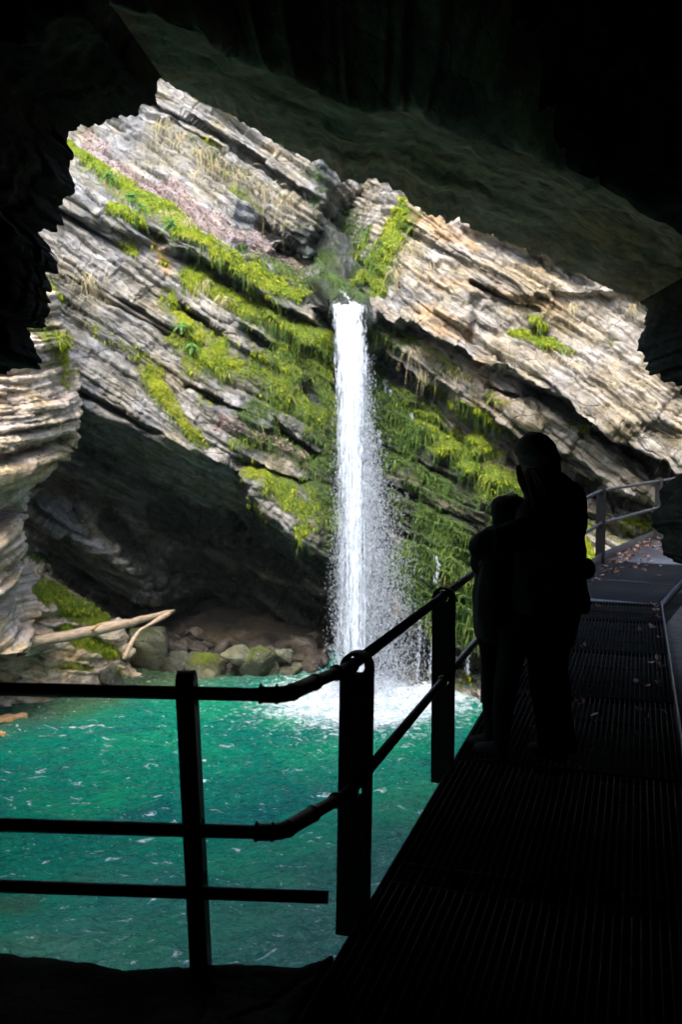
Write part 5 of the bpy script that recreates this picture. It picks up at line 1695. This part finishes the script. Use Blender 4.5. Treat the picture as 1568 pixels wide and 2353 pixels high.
def scatter(name, n, weight, rg, frame=True):
    """random points on a finished sheet, weight = per-vertex array"""
    G2, N2, mk2, UU, VV = SURF[name]
    a = np.linalg.norm(np.cross(np.gradient(G2, axis=1), np.gradient(G2, axis=0)), axis=-1)
    w = weight * np.clip(a, 0, np.quantile(a, 0.98))
    if frame:
        w = w * (UU > -40) * (UU < 1600)
    w = w.ravel()
    if w.sum() <= 0 or n == 0:
        return np.zeros((0, 3)), np.zeros((0, 3)), np.zeros((0, 4))
    idx = rg.choice(len(w), n, p=w / w.sum())
    d = np.stack([np.gradient(G2, axis=1), np.gradient(G2, axis=0)], -2).reshape(-1, 2, 3)[idx]
    p = G2.reshape(-1, 3)[idx] + d[:, 0] * rg.uniform(-.5, .5, (n, 1)) + d[:, 1] * rg.uniform(-.5, .5, (n, 1))
    return p, N2.reshape(-1, 3)[idx], mk2.reshape(-1, 4)[idx]


rg = np.random.default_rng(1200)
allm = {'y': ([], []), 'g': ([], [])}
for nm, cnt in (('cliff_left', 46000), ('cliff_right', 40000), ('gully_rock', 4000), ('rock_pillar', 2500), ('shore_slab', 3500)):
    mk2 = SURF[nm][2]
    G2 = SURF[nm][0]
    lump = sstep(mk2[..., 0] + 0.4 * fbm(G2 * 5.0, 3, 1210), 0.40, 0.75)
    p, nr, mq = scatter(nm, cnt, lump, rg)
    yel = rg.random(len(p)) > sstep(mq[:, 1], 0.4, 0.95)
    dirn = unit(nr + 0.6 * rg.normal(size=nr.shape) + np.array([0, 0, -0.35]))
    for key, sel in (('y', yel), ('g', ~yel)):
        m = int(sel.sum())
        if m:
            V, F = blades(p[sel] - nr[sel] * 0.01, dirn[sel], rg.uniform(0.2, 1.3, m), rg.uniform(0.025, 0.075, m), rg.uniform(0.008, 0.018, m), 2, 5)
            allm[key][0].append(V)
            allm[key][1].append(F)
for key, lab, mt in (('y', 'bright yellow green moss cushions on the ledges', 'moss_y'), ('g', 'deep green wet moss round the waterfall', 'moss_g')):
    off, Fs = 0, []
    for V, F in zip(*allm[key]):
        Fs.append(F + off)
        off += len(V)
    tag(link('moss', mesh_np('moss', np.concatenate(allm[key][0]), np.concatenate(Fs), True), M[mt]), lab, 'moss', kind='stuff')
# drooping moss beards under the edges
Vs, Fs, off = [], [], 0
for nm, cnt in (('cliff_left', 3600), ('cliff_right', 5500)):
    mk2, N2 = SURF[nm][2], SURF[nm][1]
    w = sstep(mk2[..., 0], 0.4, 0.7) * sstep(0.25 - N2[..., 2], 0, 0.4)
    p, nr, mq = scatter(nm, cnt, w, rg)
    V, F = blades(p + nr * 0.02, unit(nr * 0.5 + np.array([0, 0, -1.0]) + 0.15 * rg.normal(size=nr.shape)), rg.uniform(0.2, 0.8, len(p)), rg.uniform(0.10, 0.30, len(p)), rg.uniform(0.004, 0.010, len(p)), 3, 6)
    Vs.append(V)
    Fs.append(F + off)
    off += len(V)
tag(link('hanging_moss', mesh_np('hanging_moss', np.concatenate(Vs), np.concatenate(Fs), True), M['moss_beard']), 'moss beards hanging from the edges of the ledges', 'moss', kind='stuff')
# leaf litter on the ledges
p, nr, mq = scatter('cliff_left', 1900, sstep(SURF['cliff_left'][2][..., 2] + 0.5 * fbm(SURF['cliff_left'][0] * 2.2, 3, 1220), 0.3, 0.8), rg)
n = len(p)
dirn = unit(np.cross(nr, rg.normal(size=nr.shape)) + 0.35 * nr)
V, F = blades(p + nr * 0.02, dirn, 0.05, rg.uniform(0.035, 0.075, n), rg.uniform(0.012, 0.026, n), 2, 7)
M['litter'] = simple_mat('pinkish_leaf_litter', (0.25, 0.175, 0.15), 0.85, 0.15, 0.0, 0.6, 5, 0.0)
tag(link('leaf_litter', mesh_np('leaf_litter', V, F, True), M['litter']), 'pinkish brown leaf litter on the sloping ledges of the left cliff', 'leaves', kind='stuff')

# ------------------------------------------------------------------ tufts of dry grass, ferns (single plants)


def tuft_mesh(name, n, length, spread, width, droop, seed, up=0.2):
    rg = np.random.default_rng(seed)
    root = rg.normal(size=(n, 3)) * np.array([spread, 0.03, spread * 0.35])
    d = unit(np.stack([rg.normal(0, 0.5, n), -np.abs(rg.normal(0.7, 0.3, n)), rg.normal(up, 0.35, n)], -1))
    V, F = blades(root, d, droop * rg.uniform(0.6, 1.5, n), length * rg.uniform(0.4, 1.15, n), width * rg.uniform(0.6, 1.3, n), 5, seed)
    return mesh_np(name, V, F, True)


GRASS = [  # sheet, u, v, length m, spread m, blades, label
    ('cliff_left', 372, 292, 0.55, 0.22, 90, 'straw coloured grass tuft highest up on the left cliff'),
    ('cliff_left', 412, 318, 0.60, 0.16, 80, 'second highest straw grass tuft on the upper left cliff'),
    ('cliff_left', 458, 352, 0.75, 0.26, 120, 'broad straw grass tuft below the upper beds of the left cliff'),
    ('cliff_left', 498, 378, 0.70, 0.24, 110, 'straw grass tuft in the middle of the hanging row above the leaf slope'),
    ('cliff_left', 545, 402, 0.70, 0.24, 110, 'dense straw grass tuft right of the middle of the hanging row'),
    ('cliff_left', 592, 432, 0.60, 0.24, 100, 'straw grass tuft towards the gully in the hanging row'),
    ('cliff_left', 645, 462, 0.50, 0.22, 90, 'last straw grass tuft of the hanging row beside the gully'),
    ('cliff_left', 440, 400, 0.50, 0.14, 60, 'small straw tuft under the hanging row at the top of the leaf slope'),
    ('cliff_left', 375, 488, 0.50, 0.10, 70, 'pale grass clump hanging at the lower edge of the leaf slope'),
    ('cliff_left', 432, 508, 0.45, 0.12, 60, 'small pale grass clump beside the leaf slope edge'),
    ('cliff_left', 262, 395, 0.40, 0.12, 60, 'pale grass among the bright moss at the upper left'),
    ('cliff_left', 210, 640, 0.60, 0.20, 80, 'faded grass hanging on the face of the lower left cliff'),
    ('cliff_left', 235, 690, 0.45, 0.18, 60, 'faded grass patch beneath the other on the lower left cliff'),
    ('cliff_left', 515, 690, 0.50, 0.10, 50, 'grass strands drooping from the moss ledge left of the fall'),
    ('cliff_left', 470, 655, 0.40, 0.10, 50, 'short grass strands at the start of the moss ledge'),
    ('cliff_right', 940, 560, 0.50, 0.16, 120, 'big pale grass tuft on the corner above the waterfall'),
    ('cliff_right', 915, 620, 0.50, 0.12, 80, 'pale grass tuft just below the big one by the waterfall'),
    ('cliff_right', 985, 612, 0.45, 0.14, 80, 'pale grass tuft on the tan ledge right of the corner'),
    ('cliff_right', 1205, 708, 0.55, 0.14, 110, 'pale grass tuft above the round moss cushions of the right cliff'),
    ('cliff_right', 1160, 712, 0.30, 0.10, 50, 'small dry tuft left of the moss cushions on the right cliff'),
    ('cliff_right', 1318, 700, 0.35, 0.16, 60, 'sparse dry tuft on the ledge near the roof edge'),
    ('cliff_right', 948, 808, 0.40, 0.10, 36, 'narrow straw strand hanging under the tan overhang nearest the fall'),
    ('cliff_right', 978, 850, 0.42, 0.08, 30, 'thin straw strand beside the dark crevice'),
    ('cliff_right', 1058, 842, 0.45, 0.30, 70, 'row of straw roots hanging over the dark crevice'),
    ('cliff_right', 1100, 858, 0.42, 0.20, 46, 'straw roots hanging at the right end of the crevice'),
    ('cliff_right', 1118, 1060, 0.35, 0.08, 50, 'tan grass wisps on the moss mound left of the person'),
    ('cliff_right', 1450, 700, 0.45, 0.10, 36, 'bare dry stalks at the edge of the tunnel roof')]
for i, (nm, u, v, L, sp_, n, lab) in enumerate(GRASS):
    p0, n0 = surf_depth(nm, u, v)
    o = link('dry_grass_tuft', tuft_mesh('dry_grass_tuft', int(n * 0.8), L * 0.85, sp_, 0.0055, 1.5, 1300 + i), M['straw'])
    o.location = p0 + np.array([0, -0.04, 0])
    tag(o, lab, 'grass', 'dry grass tufts on the cliffs')
FERN = [('cliff_left', 300, 452, 'bright green fern at the mossy upper left ledge'), ('cliff_left', 330, 478, 'bright green fern beside the leaf slope'), ('cliff_left', 395, 520, 'pale green fern at the lower edge of the leaf slope'),
        ('cliff_left', 418, 752, 'pale green fern on the mossy streak of the left cliff'), ('cliff_left', 440, 800, 'pale green fern lower down the mossy streak'), ('cliff_left', 450, 625, 'small fern at the start of the upper moss ledge'),
        ('cliff_left', 250, 410, 'small fern among moss near the jagged tunnel wall')]
for i, (nm, u, v, lab) in enumerate(FERN):
    p0, n0 = surf_depth(nm, u, v)
    rg = np.random.default_rng(1400 + i)
    o = empty('fern', p0 + np.array([0, -0.05, 0.02]))
    for k in range(9):      # fronds with leaflets
        Vs, Fs, off = [], [], 0
        d = unit(np.array([rg.normal(0, 0.7), -0.8, rg.normal(0.2, 0.4)]))
        L = rg.uniform(0.18, 0.34)
        t_ = np.linspace(0.08, 1, 13)
        mid = d * L * t_[:, None] + np.array([0, 0, -0.7]) * L * (t_ ** 2)[:, None]
        sd = unit(np.cross(d, (0.1, 0.2, 1)))
        for sgn in (-1, 1):
            V, F = blades(mid, np.tile(sd * sgn + 0.4 * d, (13, 1)), 0.2, 0.075 * (1 - t_ * 0.8), 0.014, 2, k)
            Vs.append(V)
            Fs.append(F + off)
            off += len(V)
        V, F = tube(np.concatenate([[[0, 0, 0]], mid]), 0.004, 4)
        Vs.append(V)
        Fs.append(F[0] + off)
        link('frond', mesh_np('frond', np.concatenate(Vs), np.concatenate(Fs), True), M['fern'], o)
    tag(o, lab, 'fern', 'ferns on the left cliff')

# ------------------------------------------------------------------ fallen leaves on the walkway


def leaf_mesh(name, s, curl, seed):
    t_ = np.linspace(0, 1, 6)
    w = np.array([0.02, 0.28, 0.36, 0.30, 0.16, 0.0]) * s
    rg = np.random.default_rng(seed)
    z = curl * s * (t_ - 0.5) ** 2 * 2
    Vs = []
    for k in range(6):
        for a in (-1, 0, 1):
            Vs.append([a * w[k], (t_[k] - 0.5) * s, z[k] + abs(a) * curl * s * 0.35 + 0.006 + rg.uniform(0, 0.004)])
    return mesh_np(name, Vs, grid_faces(6, 3), True)


LM = [leaf_mesh('fallen_leaf', s, c, k) for k, (s, c) in enumerate(((0.055, 0.4), (0.07, 0.7), (0.06, -0.2), (0.08, 0.5), (0.05, 0.9)))]
M['leaf2'] = simple_mat('tan_dry_leaf', (0.42, 0.29, 0.22), 0.8, 0.2, 0.0, 0.4, 5, 0.0)
LM2 = []
for m in LM:
    c = m.copy()
    m.materials.append(M['leaf'])
    c.materials.append(M['leaf2'])
    LM2.append(c)
rg = np.random.default_rng(1500)


def put_leaf(p2, z, lab, grp):
    me = (LM if rg.random() < 0.5 else LM2)[rg.integers(5)]
    o = link('fallen_leaf', me)
    o.location = (p2[0], p2[1], z)
    o.rotation_euler = (rg.normal(0, 0.25), rg.normal(0, 0.25), rg.uniform(0, 6.3))
    tag(o, lab, 'leaf', grp)


for k in range(130):        # drift against the kick plate on the far landing
    s = rg.uniform(0.6, 5.2)
    w_ = np.abs(rg.normal(0, 0.16)) + 0.03 + 0.25 * np.exp(-((s - 1.9) / 0.7) ** 2) * rg.random()
    if w_ < WIDTH - 0.05:
        put_leaf(S2b + D2 * s + R2 * w_, zramp(s) + 0.004 + rg.uniform(0, 0.02), 'dry brown leaf in the drift along the kick plate of the far walkway', 'leaf drift on the far walkway')
for k in range(34):
    s = rg.uniform(1.5, 5.0)
    put_leaf(S2b + D2 * s + R2 * rg.uniform(0.1, WIDTH - 0.06), zramp(s) + 0.004, 'single dry leaf lying on the far walkway beside the leaf drift', 'loose leaves on the far walkway')
for k in range(26):
    s = rg.uniform(2.6, 7.0)
    w_ = WIDTH - 0.04 - np.abs(rg.normal(0, 0.05)) if k < 14 else rg.uniform(0.25, WIDTH - 0.1)
    put_leaf(E0 + WD * s + WR * w_, 0.004, 'single dry leaf on the dark grating behind the tall person', 'leaves on the dark grating')

# ------------------------------------------------------------------ fine spray hanging in the air of the gorge
t = NT('spray_haze')
pv = t.n('VolumePrincipled', ins={'Color': (0.80, 0.95, 0.90, 1), 'Density': 0.0006, 'Anisotropy': 0.0})
t.t.links.new(pv.outputs[0], t.out.inputs['Volume'])
hz = link('haze', box_mesh('haze', (0, 14.0, 5.3), np.eye(3), (15.0, 18.5, 9.8)), t.m)
tag(hz, 'thin water haze filling the gorge and the tunnel', 'haze', kind='stuff')
SC.cycles.volume_bounces = 0
SC.cycles.volume_step_rate = 4.0
